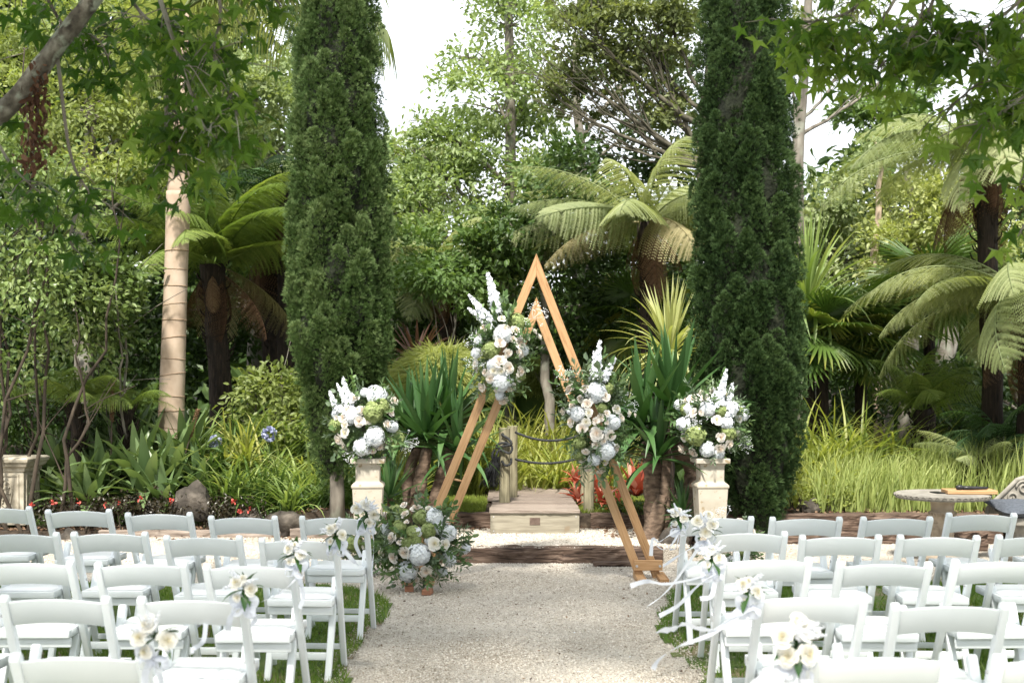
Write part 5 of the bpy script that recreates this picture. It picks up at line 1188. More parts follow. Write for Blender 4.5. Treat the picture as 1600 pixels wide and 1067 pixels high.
# ------------------------------------------------------------------ yuccas, cordylines, flax, palms, straps
YL = [sword('leaf', .76, .092, 1.2, dr, M['yucca'], .28, 9, .4, .55, 0, i) for i, dr in enumerate((.02, .06, .15, .4, 1.1))]
def yucca(label, px, d, heads, trunks, meshes=YL, name='yucca', cat='yucca', mat='barkdark', s=(.85, 1.1), seed=0, n=60, e0=.42, e1=-1.5):
    rg = np.random.default_rng(seed); b = gz(px, d); root = empty(name, b, 0, label, cat)
    for tr in trunks:
        pts = [P(x, y, d + q) - b for x, y, q, r in tr]; pts[0][2] = -.1; g = tube(curve_pts(pts, 14), np.interp(np.linspace(0, 1, 14), np.linspace(0, 1, len(tr)), [t[3] for t in tr]), 12)
        g.V[0] += rg.normal(0, .006, g.V[0].shape); obj('trunk', g.mesh('trunk', M[mat], True), root)
    for (x, y, q, sc, nn) in heads:
        c = P(x, y, d + q) - b
        for k in range(nn):
            t = k / nn; a = k * 2.399963; el = e0 + (e1 - e0) * t ** 1.15 + rg.normal(0, .08)
            me = meshes[min(len(meshes) - 1, int(t * len(meshes) * .999 + rg.normal(0, .4)) if t * len(meshes) > .5 else 0)]
            rot = Matrix.Rotation(a, 3, 'Z') @ Matrix.Rotation(-el, 3, 'Y') @ Matrix.Rotation(rg.normal(0, .15), 3, 'X')
            obj('leaf', me, root, LM(c + np.array([.02 * math.cos(a), .02 * math.sin(a), -.14 * t * sc]), rot=rot, s=sc * rg.uniform(*s)))
    return root
M['yuccatrunk'] = tex_mat('yucca_trunk', [(.3, (.06, .04, .028)), (.6, (.15, .105, .075)), (.8, (.23, .175, .13))], 14, (1, 1, 2.2), .95, .9, 8, .02)
yucca('green sword leaved yucca beside the left pedestal', 655, 12.75, [(665, 672, 0, 1.0, 46), (700, 650, .25, .95, 40), (640, 665, .3, .8, 30), (715, 695, -.1, .8, 34)],
      [[(650, 815, 0, .09), (655, 760, 0, .075), (668, 700, 0, .05)], [(668, 815, .1, .09), (690, 745, .1, .07), (705, 700, 0, .05)], [(640, 815, .3, .08), (640, 740, .3, .06), (655, 700, .3, .05)]], mat='yuccatrunk', seed=1, e0=.40)
yucca('green sword leaved yucca with swollen trunk beside the right pedestal', 1040, 12.4, [(1003, 650, 0, 1.0, 44), (1050, 628, .1, 1.05, 46), (1030, 700, -.15, .85, 36), (975, 695, .2, .8, 30)],
      [[(1025, 862, 0, .14), (1026, 800, 0, .12), (1022, 745, 0, .10), (1014, 690, 0, .06)], [(1042, 862, -.12, .07), (1040, 800, -.12, .045), (1041, 730, -.1, .04), (1044, 680, 0, .04)],
       [(1060, 850, .1, .12), (1075, 790, .2, .12), (1085, 735, .3, .10), (1050, 690, .2, .06)], [(1012, 862, -.2, .11), (1024, 815, -.2, .08), (1034, 775, -.15, .05)]], mat='yuccatrunk', seed=2)
yucca('small bright green yucca tuft at the foot of the right pedestal', 1066, 12.2, [(1066, 800, 0, .42, 44)], [[(1066, 860, 0, .04), (1066, 830, 0, .03), (1066, 805, 0, .02)]], seed=3, mat='yuccatrunk')
yucca('young yucca shoot low behind the left pedestal', 612, 12.6, [(608, 770, 0, .62, 34)], [[(612, 820, 0, .05), (610, 790, 0, .03), (608, 772, 0, .02)]], seed=4, mat='yuccatrunk')
CL = [sword('leaf', .80, .042, 1.15, dr, M['cordyline'], .35, 10, .35, .7, .04, i) for i, dr in enumerate((.1, .4, .9, 1.5, 2.0))]
yucca('pale yellow variegated cordyline glowing behind the right yucca', 1045, 14.6, [(1046, 545, 0, 1.05, 95)], [[(1046, 790, 0, .06), (1046, 660, 0, .05), (1046, 548, 0, .04)]], CL, 'cordyline', 'cordyline', 'fibre', seed=5, n=90, e0=.4, e1=-1.3)
FX = [sword('leaf', 1.25, .050, 1.15, dr, M['flax'], .3, 12, .3, .8, .05, i) for i, dr in enumerate((.25, .6, 1.1, 1.8, 2.3))]
yucca('tall pale green cabbage tree head just right of the dark cypress', 1262, 16.0, [(1262, 470, 0, 1.0, 90)], [[(1270, 790, 0, .09), (1264, 640, 0, .08), (1262, 480, 0, .06)]], FX, 'cabbage_tree', 'cabbage tree', 'fibre', seed=6, n=80, e0=.4, e1=-1.4)
PR = [sword('leaf', .60, .045, .9, dr, M['phormium_red'], .3, 9, .3, .8, .05, i) for i, dr in enumerate((.2, .6, 1.2, 1.6))]
yucca('purple brown flax with arching leaves between left cypress and arch', 648, 15.4, [(650, 560, 0, .95, 52)], [[(650, 700, 0, .06), (650, 620, 0, .05), (650, 562, 0, .04)]], PR, 'purple_flax', 'flax', 'fibre', seed=7, n=50, e0=.3, e1=-1.2)
FAN = [fan('fan_leaf', .62, M['fan'], 34, i) for i in range(3)]
def fan_palm(label, px, d, pyc, n, seed, s=(.8, 1.05), stem=.45, e0=1.2, e1=-.5):
    rg = np.random.default_rng(seed); b = gz(px, d); c = P(px, pyc, d) - b; root = empty('fan_palm', b, 0, label, 'fan palm')
    obj('trunk', tube([(0, 0, -.1), c * .5, c], [.09, .08, .07], 12).mesh('trunk', M['fibre'], True), root)
    for k in range(n):
        a = k * 2.399963 + rg.normal(0, .1); el = e0 + (e1 - e0) * k / (n - 1); v = np.array([math.cos(a) * math.cos(el), math.sin(a) * math.cos(el), math.sin(el)]); tip = c + v * stem * rg.uniform(.8, 1.2)
        lf = obj('fan_leaf', FAN[k % 3], root, aim(tip, norm(v + [0, 0, -.25]), rg.normal(0, .3), float(rg.uniform(*s)), 'X'))
        obj('leaf_stalk', tube([c, (c + tip) / 2 + [0, 0, .03], tip], .009, 5, False).mesh('leaf_stalk', M['frond_green']), root)
    return root
fan_palm('dark green fan palm under the high tree fern on the right', 1452, 16.8, 462, 26, 1, (.85, 1.15))
fan_palm('fan palm with yellow tipped leaves in front of the pale fern', 1345, 16.3, 530, 24, 2, (.85, 1.1))
fan_palm('low fan palm touching the right side of the dark cypress', 1285, 15.9, 535, 22, 3, (.8, 1.05))
fan_palm('small fan palm in the shade behind the arch', 985, 17.5, 505, 16, 4, (.8, 1.1))
def strap_clump(name, label, cat, px, d, n, L, w, mat, seed, e=(1.35, .6), droop=(.6, 1.9), r=.12, group=None, z=None):
    """a clump of narrow leaves: leaves under ten pixels wide, joined"""
    rg = np.random.default_rng(seed); b = gz(px, d); root = empty(name, b, 0, label, cat, group); g = G()
    for k in range(n):
        s_ = sword(None, L * rg.uniform(.55, 1.1), w * rg.uniform(.7, 1.1), rg.uniform(e[1], e[0]), rg.uniform(*droop), None, .3, 7, .35, .7, .04, int(rg.integers(1e6)))
        a = rg.uniform(0, 2 * PI); V = s_.V[0]; c_, sn = math.cos(a), math.sin(a); q = rg.uniform(0, r, 1)[0]; a2 = rg.uniform(0, 6.28)
        V2 = np.stack([V[:, 0] * c_ - V[:, 1] * sn + q * math.cos(a2), V[:, 0] * sn + V[:, 1] * c_ + q * math.sin(a2), V[:, 2] - .02], 1); g.add(V2, s_.F, np.clip(s_.r[0] + rg.normal(0, .15), 0, 1))
    o = obj('leaves', g.mesh('leaves', M[mat], True), root); o['kind'] = 'stuff'
    return root
for i, (px, d, n, L, m, wh) in enumerate(((735, 15.2, 70, .95, 'strap', 'behind the lower arch legs'), (775, 16.0, 70, 1.0, 'strap', 'left of the bridge, tall'), (830, 16.6, 80, 1.05, 'strap', 'seen between the bridge ropes'), (870, 15.6, 70, .9, 'strap', 'right of the footbridge'),
        (905, 16.4, 70, 1.0, 'strap', 'behind the hanging arch flowers'), (800, 17.6, 80, 1.25, 'strap', 'far end of the footbridge'), (870, 18.0, 80, 1.3, 'strap', 'deep behind the rope'), (960, 15.5, 60, .85, 'strap', 'by the red bromeliads'),
        (745, 17.2, 70, 1.2, 'strap', 'behind the left arch leg'), (690, 15.0, 50, .8, 'strap', 'behind the left yucca'), (640, 14.6, 50, .8, 'strap', 'between cypress and yucca'), (1240, 14.9, 60, 1.0, 'strap', 'touching the right side of the broad cypress'), (1300, 13.9, 60, .8, 'strap', 'at the end of the reeds'), (925, 18.4, 80, 1.3, 'strap', 'far behind the arch'))):
    strap_clump('strap_leaf_clump', 'bright yellow green strap leaf clump ' + wh, 'strap plant', px, d, n, L, .034, m, 100 + i, group='yellow green strap leaf clumps round the footbridge')
for i, (px, d, n, L, wh) in enumerate(((455, 13.75, 70, .75, 'beside the left cypress trunk'), (400, 14.0, 60, .75, 'behind the red begonias'), (345, 14.1, 60, .7, 'in the middle of the left bed'), (430, 14.7, 60, .85, 'behind the boulder'), (490, 14.3, 50, .7, 'directly behind the cypress trunk'),
        (375, 15.2, 60, .9, 'further back near the blue flower'), (310, 15.3, 50, .8, 'right of the palm foot'), (585, 13.9, 45, .6, 'behind the left pedestal'), (540, 14.3, 45, .6, 'between cypress trunk and pedestal'))):
    strap_clump('agapanthus_clump', 'green strap leaved agapanthus clump ' + wh, 'agapanthus', px, d, n, L, .03, 'strap_green' if i % 3 else 'flax', 200 + i, group='agapanthus clumps in the left bed')
for i, (px, d, n, L, wh) in enumerate(((760, 16.6, 90, 1.35, 'left end of the far bank'), (815, 17.2, 90, 1.5, 'behind the left bridge posts, high'), (855, 16.8, 90, 1.4, 'in the middle between the arch legs'), (895, 17.4, 90, 1.5, 'at the right end of the far bank'), (720, 16.2, 80, 1.1, 'behind the upper left arch leg'), (790, 15.4, 60, .8, 'left of the step box, low'), (940, 16.8, 80, 1.2, 'behind the bromeliads'), (842, 15.6, 60, .7, 'low in front of the far bank'))):
    strap_clump('strap_leaf_clump', 'tall yellow green strap leaf clump ' + wh, 'strap plant', px, d, n, L, .036, 'strap', 400 + i, e=(1.4, .8), droop=(.7, 1.7), r=.3, group='yellow green strap leaf clumps round the footbridge')
for i, (px, d, n, L, w, m, wh) in enumerate(((1262, 14.7, 120, 1.45, .036, 'strap', 'right against the dark cypress'), (1305, 15.0, 120, 1.5, .036, 'strap', 'under the low fan palm'), (1350, 15.2, 120, 1.5, .034, 'flax', 'under the yellow tipped fan palm'), (1400, 15.3, 120, 1.4, .034, 'strap', 'left of the dark fern shade'), (1275, 14.6, 60, .9, .03, 'flax', 'behind the small rock'), (1240, 14.0, 60, .8, .03, 'strap', 'at the right foot of the dark cypress'))):
    strap_clump('strap_leaf_clump', 'arching yellow green clump behind the reeds ' + wh, 'strap plant', px, d, n, L, w, m, 600 + i, e=(1.4, .8), droop=(.8, 1.9), r=.3, group='arching clumps behind the reeds')
for i, (px, d, n, L, m, wh) in enumerate(((365, 14.3, 80, .8, 'flax', 'in the sunny middle of the left bed'), (325, 14.6, 70, .8, 'strap_green', 'beside the palm foot'), (415, 14.2, 80, .85, 'strap_green', 'above the right begonias'), (470, 14.4, 80, .85, 'flax', 'left of the cypress trunk, pale'), (440, 15.4, 80, 1.0, 'flax', 'under the light green bush'), (385, 14.9, 70, .9, 'strap', 'yellowish, under the blue flowers'), (290, 14.0, 60, .6, 'strap_green', 'low behind the dark boulder'), (500, 13.8, 60, .55, 'strap_green', 'in front of the cypress trunk'), (505, 15.2, 70, .95, 'strap', 'deep behind the cypress trunk'))):
    strap_clump('agapanthus_clump', 'arching strap leaved clump ' + wh, 'agapanthus', px, d, n, L, .034, m, 500 + i, r=.25, group='agapanthus clumps in the left bed')
def agapanthus_flower(px, py, d, label, s=.09):
    b = gz(px, d); c = P(px, py, d) - b; root = empty('agapanthus_flower', b, 0, label, 'flower'); rg = np.random.default_rng(int(px))
    obj('stem', tube([(0.05, 0, 0), c * .6, c], [.007, .006, .005], 5).mesh('stem', M['strap_green']), root); g = G(); k = 46; v = norm(rg.normal(0, 1, (k, 3)) + [0, 0, .2])
    for q in range(4): scatter(g, *PET, frames(norm(v + rg.normal(0, .35, v.shape)), rg), c + v * s * .55, np.full(k, s * .5), rg=rg)
    obj('flower_head', g.mesh('flower_head', M['blue']), root)
agapanthus_flower(421, 678, 14.6, 'pale blue agapanthus flower head among the strap leaves'); agapanthus_flower(336, 690, 14.9, 'blue agapanthus flower head near the palm foot', .08)
# reeds
def reeds(name, n, x0, x1, y0, y1, h0, h1, mat, seed, keep=None, kind='stuff', spread=.16):
    rg = np.random.default_rng(seed); x = rg.uniform(x0, x1, n); y = rg.uniform(y0, y1, n)
    if keep is not None: k = keep(x, y); x, y = x[k], y[k]
    n = len(x); h = rg.uniform(h0, h1, n) * (.86 + .22 * np.sin(x * 2.9 + y * 1.3) * np.sin(x * 1.1 + 2)); m = 6; s = np.linspace(0, 1, m); ax = rg.normal(.10, spread, n); ay = rg.normal(0, spread, n); bend = rg.uniform(0, .7, n) ** 1.5
    X = x[:, None] + (ax * h)[:, None] * (s + bend[:, None] * 1.8 * s ** 3); Y = y[:, None] + (ay * h)[:, None] * (s + bend[:, None] * 2 * s ** 3)
    Z = hz(x, y)[:, None] + h[:, None] * (s - .35 * bend[:, None] * s ** 3); w = rg.uniform(.006, .012, n)[:, None] * (1 - s ** 2.5)[None]
    a = rg.uniform(0, PI, n)[:, None]; V = np.stack([np.stack([X - w * np.cos(a), Y - w * np.sin(a), Z], -1), np.stack([X + w * np.cos(a), Y + w * np.sin(a), Z], -1)], 2).reshape(-1, 3)
    off = (np.arange(n) * m * 2)[:, None, None]; f = np.array([(2 * i, 2 * i + 1, 2 * i + 3, 2 * i + 2) for i in range(m - 1)])[None] + off
    g = G(); g.add(V, [f.reshape(-1, 4)], np.repeat(rg.random(n), m * 2)); return tag(obj(name, g.mesh(name, mat)), kind=kind)
reeds('reeds', 5200, 3.15, 7.2, 13.1, 15.3, .45, .82, M['reed'], 1)
reeds('tall_grass', 1800, -1.8, 1.5, 15.6, 19, .5, 1.0, M['strap'], 2, lambda x, y: np.abs(x - .25) > .3)
# bromeliads
BL = [sword('leaf', .62, .105, 1.0, dr, M['broms'], .35, 8, .3, .8, 0, i) for i, dr in enumerate((.2, .6, 1.1, 1.6))]
BR = [sword('leaf', .34, .075, 1.0, dr, M['brom_red'], .35, 7, .3, .8, 0, i) for i, dr in enumerate((.1, .5, .9, 1.3))]
def brom(label, px, d, sc, n, meshes, seed, py=None):
    b = gz(px, d); rg = np.random.default_rng(seed); root = empty('bromeliad', b, 0, label, 'bromeliad'); c = np.array([0, 0, .03]) if py is None else P(px, py, d) - b
    for k in range(n):
        t = k / n; a = k * 2.4; rot = Matrix.Rotation(a, 3, 'Z') @ Matrix.Rotation(-(.35 - 1.0 * t + rg.normal(0, .07)), 3, 'Y')
        obj('leaf', meshes[min(len(meshes) - 1, int(t * len(meshes)))], root, LM(c, rot=rot, s=sc * rg.uniform(.85, 1.1)))
for i, (px, d, sc, wh) in enumerate(((230, 14.2, 1.25, 'in the middle of the left bed'), (160, 14.4, 1.15, 'with brown flower spike'), (270, 14.5, 1.2, 'at the foot of the pale palm'), (195, 14.9, 1.2, 'behind the others, tall'), (120, 14.2, 1.0, 'towards the plinth'), (310, 14.35, .95, 'with dark drooping leaves'), (255, 13.95, .9, 'just above the begonias'), (85, 14.8, .9, 'nearest to the plinth'), (215, 14.55, 1.35, 'upright pale one left of the palm'), (290, 14.9, 1.2, 'touching the right of the palm foot'), (140, 14.0, 1.0, 'low behind the plinth side begonias'))):
    brom('large grey green bromeliad ' + wh, px, d, sc * 1.12, 28, BL, 300 + i)
for i, (px, py, d, sc, wh) in enumerate(((995, 775, 13.7, 1.25, 'largest, pink centre, between arch leg and yucca trunk'), (942, 790, 13.6, .85, 'behind the arch leg'), (905, 785, 14.0, .85, 'next to the right bridge post'), (965, 800, 13.4, .7, 'low in front of the others'), (925, 770, 14.4, .9, 'behind the hanging flowers'), (900, 755, 14.6, .7, 'farthest, orange'))):
    brom('red bromeliad ' + wh, px, d, sc, 18, BR, 320 + i, py)
# flower spikes of the bromeliads
for i, (px, py, d, pb) in enumerate(((176, 600, 14.3, 172), (310, 640, 14.4, 270))):
    b = gz(pb, d); c = P(px, py, d) - b; root = empty('bromeliad_spike', b, 0, ('upright' if i == 0 else 'slanting') + ' ribbed brown seed spike rising from the bromeliads', 'flower spike'); obj('stalk', tube([(0, 0, 0), c * .5, c * .72], .008, 6).mesh('stalk', M['barkdark']), root); g = G(); rg = np.random.default_rng(i)
    for k in range(70):
        t = .68 + .32 * k / 70; a = k * 2.4; p = c * t; v = np.array([math.cos(a), math.sin(a), .6]) * .030; tube([p, p + v], [.008, .004], 4, False, g, .5)
    obj('seed_head', g.mesh('seed_head', M['frond_brown']), root)
# begonia edging: low dark foliage with red flowers
def low_shrub(name, label, cat, px0, px1, d, h, mat, n, seed, flowers=0, fm='red', size=.045, depth=.25, z=None):
    rg = np.random.default_rng(seed); b = gz((px0 + px1) / 2, d); root = empty(name, b, 0, label, cat); W = (px1 - px0) / F * d / 2
    k = 26; cs = np.stack([rg.uniform(-W, W, k), rg.uniform(-depth, depth, k), rg.uniform(.3, .85, k) * h], 1); idx = rg.integers(0, k, n)
    p = cs[idx] + rg.normal(0, 1, (n, 3)) * [.09, .09, h * .22]; p[:, 2] = np.abs(p[:, 2]); g = G()
    scatter(g, *LEAF6, frames(norm(rg.normal(0, 1, (n, 3)) + [0, -.3, .5]), rg, roll=rg.normal(0, .6, n)), p, size * rg.uniform(.7, 1.3, n), rg=rg); o = obj('foliage', g.mesh('foliage', M[mat]), root); o['kind'] = 'stuff'
    g = G()
    for q in range(24):
        e = cs[q % k]; tube([(e[0] * .8, e[1], -.03), e * [.9, 1, .5], e], [.008, .006, .003], 4, False, g)
    obj('stems', g.mesh('stems', M['barkdark']), root)
    for q in range(flowers):
        g = G(); c = np.array([rg.uniform(-W, W), -depth * rg.uniform(.3, 1.1), h * rg.uniform(.7, 1.1)]); k2 = 9; scatter(g, *PET, frames(norm(rg.normal(0, 1, (k2, 3)) + [0, -.8, .5]), rg), c + rg.normal(0, .008, (k2, 3)), np.full(k2, .034), rg=rg)
        obj('blossom', g.mesh('blossom', M[fm]), root)
    return root
low_shrub('begonia_bush', 'dark leaved red begonias beside the plinth', 'begonia', 60, 180, 13.65, .30, 'begonia', 1500, 1, 4)
low_shrub('begonia_bush', 'dark leaved red begonias in the middle of the left bed', 'begonia', 180, 285, 13.65, .30, 'begonia', 1400, 2, 3)
low_shrub('begonia_bush', 'dark leaved red begonias next to the rounded boulder', 'begonia', 310, 412, 13.65, .28, 'begonia', 1300, 3, 3)
low_shrub('ground_cover', 'low green ground cover under the left cypress', 'ground cover', 470, 640, 13.9, .16, 'leaf_mid', 1500, 4)
low_shrub('ground_cover', 'low dark ground cover by the right yucca roots', 'ground cover', 955, 1085, 13.25, .12, 'leaf_mid', 900, 5)
low_shrub('ground_cover', 'low yellow green plants at the edge of the reeds', 'ground cover', 1235, 1330, 13.4, .25, 'strap', 700, 6)
# weeping mound of thread leaves
def mound(label, px, py, d, rx, ry, mat, seed):
    rg = np.random.default_rng(seed); b = gz(px, d); root = empty('weeping_shrub', b, 0, label, 'shrub'); c = P(px, py, d) - b; n = 15000; Rx = rx / F * d; Rz = ry / F * d
    u = norm(rg.normal(0, 1, (n, 3))); u[:, 2] = np.abs(u[:, 2]); p = u * [Rx, .7, Rz] * rg.uniform(.86, 1, (n, 1)) + [c[0], 0, c[2] - Rz]
    out = u * [1, 1, .3]; dr = norm(out + np.array([0, 0, -.55]) + rg.normal(0, .25, (n, 3))); g = G(); scatter(g, *NEED, frames(dr, rg), p, rg.uniform(.12, .24, n)[:, None] * np.array([[1, .45, 1]]), rg=rg)
    o = obj('foliage', g.mesh('foliage', M[mat]), root); o['kind'] = 'stuff'
    obj('inner_core', lathe([(Rx * .3, -.1), (Rx * .7, c[2] - Rz), (Rx * .68, c[2] - Rz * .6), (Rx * .4, c[2] - Rz * .25), (.02, c[2] - Rz * .16)], 16).mesh('inner_core', M['leaf_dark']), root)  # closed core in dark leaf colour under the threads
mound('soft yellow green weeping mound between left cypress and arch', 690, 540, 15.0, 78, 75, 'mound', 1)
mound('soft olive weeping mound behind the arch opening', 850, 560, 19, 75, 50, 'mound', 2)

# ------------------------------------------------------------------ shrubs with thin stems, left side
def stem_shrub(name, label, cat, base_pxs, d, tops, clumps, leaf, size, mat, bark, seed, r=.02, sub=18, spread=.3, twigs=3):
    rg = np.random.default_rng(seed); b = gz(base_pxs[0], d); root = empty(name, b, 0, label, cat)
    for i, (bp, tp) in enumerate(zip(base_pxs, tops)):
        p0 = gz(bp, d + rg.uniform(-.3, .3)) - b - [0, 0, .1]; p1 = P(tp[0], tp[1], d + rg.uniform(-.3, .3)) - b; pts, rr = limb(p0, p1, r * rg.uniform(.8, 1.3), r * .35, rg, .03, 12, .25); g = G(); tube(pts, rr, 7, False, g)
        for q in range(twigs * 2):
            j = int(rg.integers(3, 11)); e = pts[j] + rg.normal(0, 1, 3) * [.4, .3, .3] + [0, 0, .35]; a, ar = limb(pts[j], e, rr[j] * .5, .004, rg, .05, 5); tube(a, ar, 4, False, g)
        obj('stem', g.mesh('stem', M[bark], True), root)
    cl = [(np.array(c) - b, rr, n) for c, rr, n in clump_px(clumps)]
    tag(obj('crown', crown_mesh(cl, leaf, size, M[mat], rg, sub, spread), root), kind='stuff'); return root
stem_shrub('thin_stemmed_shrub', 'shrub of many dark slender stems with small leaves at the far left', 'shrub', [5, 18, 30, 45, 60, 75, 20, 40], 13.6,
    [(-20, 300), (40, 330), (75, 220), (95, 380), (170, 330), (150, 430), (5, 180), (60, 100)],
    [(30, 420, 13.6, 90, 70, .7, 900), (90, 350, 13.7, 60, 60, .6, 1000), (30, 250, 13.8, 70, 70, .7, 1200), (120, 470, 13.8, 55, 55, .6, 700), (10, 560, 13.8, 60, 60, .6, 400), (100, 560, 14.2, 60, 50, .5, 350), (-30, 350, 13.4, 60, 120, .6, 700)], LEAF6, .08, 'leaf_shrub', 'barkdark', 1)
stem_shrub('leafy_shrub', 'glossy leaved shrub with silvery highlights left of the pale palm trunk', 'shrub', [205, 215, 190], 14.6, [(230, 420), (170, 420), (150, 520)],
    [(175, 440, 14.6, 48, 40, .5, 1200), (150, 500, 14.5, 50, 40, .5, 900), (110, 430, 14.4, 60, 45, .5, 900)], LEAF6, .10, 'leaf_shrub', 'bark', 2)
stem_shrub('leafy_shrub', 'dark shrub low behind the ornate plinth', 'shrub', [60, 90, 30], 15.0, [(30, 600), (120, 600), (80, 640)],
    [(40, 650, 15.0, 70, 50, .5, 1200), (130, 640, 15.2, 60, 45, .5, 1000), (-20, 640, 14.7, 60, 70, .5, 800)], LEAF6, .08, 'leaf_dark', 'barkdark', 3)
stem_shrub('leafy_shrub', 'light green bush between the pale palm and left cypress', 'shrub', [400, 430], 15.8, [(395, 620), (450, 600)],
    [(430, 610, 15.8, 45, 35, .5, 900), (395, 640, 15.6, 40, 40, .4, 700), (455, 660, 15.4, 30, 40, .4, 500)], LEAF6, .09, 'leaf_yellow', 'bark', 4)
stem_shrub('leafy_shrub', 'glossy leaved shrub hanging over the purple flax', 'shrub', [690, 720], 17.0, [(700, 430), (760, 420)],
    [(690, 430, 16.8, 70, 32, .6, 1500), (770, 400, 17.0, 60, 40, .6, 1300), (650, 400, 17.3, 50, 40, .6, 900), (740, 470, 17.0, 40, 22, .4, 500)], LEAF6, .105, 'leaf_mid', 'bark', 5)
stem_shrub('leafy_shrub', 'dark green shrub behind the top of the arch', 'shrub', [900, 930, 860], 17.6, [(880, 380), (950, 430), (830, 400)],
    [(880, 430, 17.4, 80, 70, .7, 1900), (820, 380, 17.8, 60, 40, .7, 700), (950, 500, 17.8, 70, 50, .7, 1400), (900, 540, 17.2, 50, 40, .5, 700), (1000, 440, 18.2, 60, 60, .6, 1000)], LEAF6, .10, 'leaf_dark', 'bark', 6)
stem_shrub('leafy_shrub', 'dark shrub closing the gap behind the right yucca', 'shrub', [1080, 1000], 17.0, [(1070, 560), (990, 600)],
    [(1060, 600, 17, 80, 60, .5, 1500), (980, 620, 17.2, 60, 40, .5, 900)], LEAF6, .10, 'leaf_dark', 'barkdark', 7)
# tree whose grey trunk shows through the arch
tree('slender_tree', 'slim tree with grey mossy trunk seen through the arch opening', 'tree', gz(870, 17), [P(860, 650, 17), P(852, 580, 17), P(857, 500, 17), P(842, 430, 17), P(870, 300, 17)], .085,
     clump_px([(860, 350, 16.8, 80, 60, .6, 1500), (900, 280, 17.0, 60, 50, .6, 1200), (800, 360, 17, 60, 50, .5, 1000)]), LEAF6, .1, M['leaf_dark'], M['bark'], seed=31)

# ------------------------------------------------------------------ trees behind
tree('pear_tree', 'airy light green tree in the centre with twigs reaching into the white sky', 'tree', gz(800, 21), [P(800, 500, 21), P(795, 250, 21), P(800, 0, 21), P(805, -150, 21)], .14,
     clump_px([(800, 60, 21, 60, 70, .8, 1500), (770, 150, 21, 85, 55, .9, 2000), (840, 130, 21.4, 60, 70, .9, 1700), (720, 240, 21, 80, 45, .9, 1800), (660, 190, 20.6, 35, 18, .3, 170), (640, 235, 20.6, 25, 14, .3, 90), (690, 300, 20.5, 75, 50, .8, 1700), (790, 280, 20.6, 90, 70, .9, 2400), (720, 370, 20.2, 90, 45, .8, 1800), (640, 330, 20.2, 40, 50, .5, 700), (850, 300, 20.8, 50, 80, .8, 1400), (760, -10, 21.2, 40, 60, .6, 600), (840, -20, 21.4, 50, 60, .6, 900), (720, 90, 21, 30, 24, .4, 170)]),
     LEAF6, .105, M['leaf_pear'], M['bark'], twigs=6, seed=11, sub=22, spread=.26)
def branchy_tree(label, d, base_px, trunk, fans, clumps, mat, bark, seed, size, leaf=LEAF4, r=.16, sub=20):
    rg = np.random.default_rng(seed); b = gz(base_px, d); root = empty('tea_tree', b, 0, label, 'tree'); pts = np.array([P(x, y, d) for x, y in trunk]) - b; pts = np.vstack([[0, 0, -.1], pts])
    pts = curve_pts(pts, 16); obj('trunk', tube(pts, np.linspace(r, r * .4, 16), 12).mesh('trunk', bark, True), root)
    for (x0, y0, x1, y1, rr, k) in fans:
        rr *= .72; p0 = P(x0, y0, d) - b; p1 = P(x1, y1, d + rg.uniform(-.6, .6)) - b; lp, lr = limb(p0, p1, rr, rr * .25, rg, -.06, 14, .10); g = G(); tube(lp, lr, 7, False, g)
        for q in range(k):
            j = int(rg.integers(3, 13)); t = norm(lp[min(j + 1, 13)] - lp[j]); e = lp[j] + (t + rg.normal(0, .34, 3)) * rg.uniform(.4, 1.3) + [0, 0, .12]; a, ar = limb(lp[j], e, lr[j] * .55, .005, rg, -.06, 7, .08); tube(a, ar, 5, False, g)
            for z_ in range(3):
                i2 = int(rg.integers(2, 6)); e2 = a[i2] + (norm(a[-1] - a[0]) + rg.normal(0, .4, 3)) * rg.uniform(.2, .5); tube([a[i2], (a[i2] + e2) / 2 + rg.normal(0, .02, 3), e2], [.006, .004, .002], 3, False, g)
        obj('branch', g.mesh('branch', bark, True), root)
    cl = [(np.array(c) - b, q, n) for c, q, n in clump_px(clumps)]
    tag(obj('crown', crown_mesh(cl, leaf, size, mat, rg, sub, .26, -.2), root), kind='stuff'); return root
branchy_tree('tree with a fan of bare grey branches and olive leaf tips beside the right cypress', 19, 1120, [(1118, 400), (1100, 270), (1110, 120), (1120, -40)],
    [(1096, 262, 880, 165, .07, 12), (1090, 255, 900, 110, .07, 12), (1094, 262, 940, 215, .05, 10), (1100, 200, 930, 60, .07, 12), (1100, 180, 980, 20, .06, 10), (1104, 230, 1000, 120, .06, 10), (1104, 160, 1040, -20, .06, 9), (1096, 250, 970, 180, .05, 10), (1094, 240, 1010, 60, .05, 9)],
    [(1000, 160, 19.2, 50, 40, .5, 900), (1060, 200, 19.4, 30, 40, .4, 500), (890, 130, 19, 38, 26, .5, 1000), (900, 60, 19, 45, 35, .6, 1300), (960, 20, 19, 70, 28, .6, 1700), (1030, 50, 19, 60, 34, .6, 1400), (940, 100, 19.3, 50, 30, .5, 900), (1070, 10, 19, 40, 40, .5, 900), (870, 160, 19.2, 30, 22, .4, 450), (1060, 120, 19.5, 35, 40, .4, 500), (990, 90, 19.4, 45, 24, .5, 700), (930, 160, 19.4, 45, 20, .4, 500), (1010, 10, 19, 60, 24, .6, 1200), (900, 10, 19.2, 40, 30, .5, 900)],
    M['leaf_olive'], M['barkolive'], 12, .095)
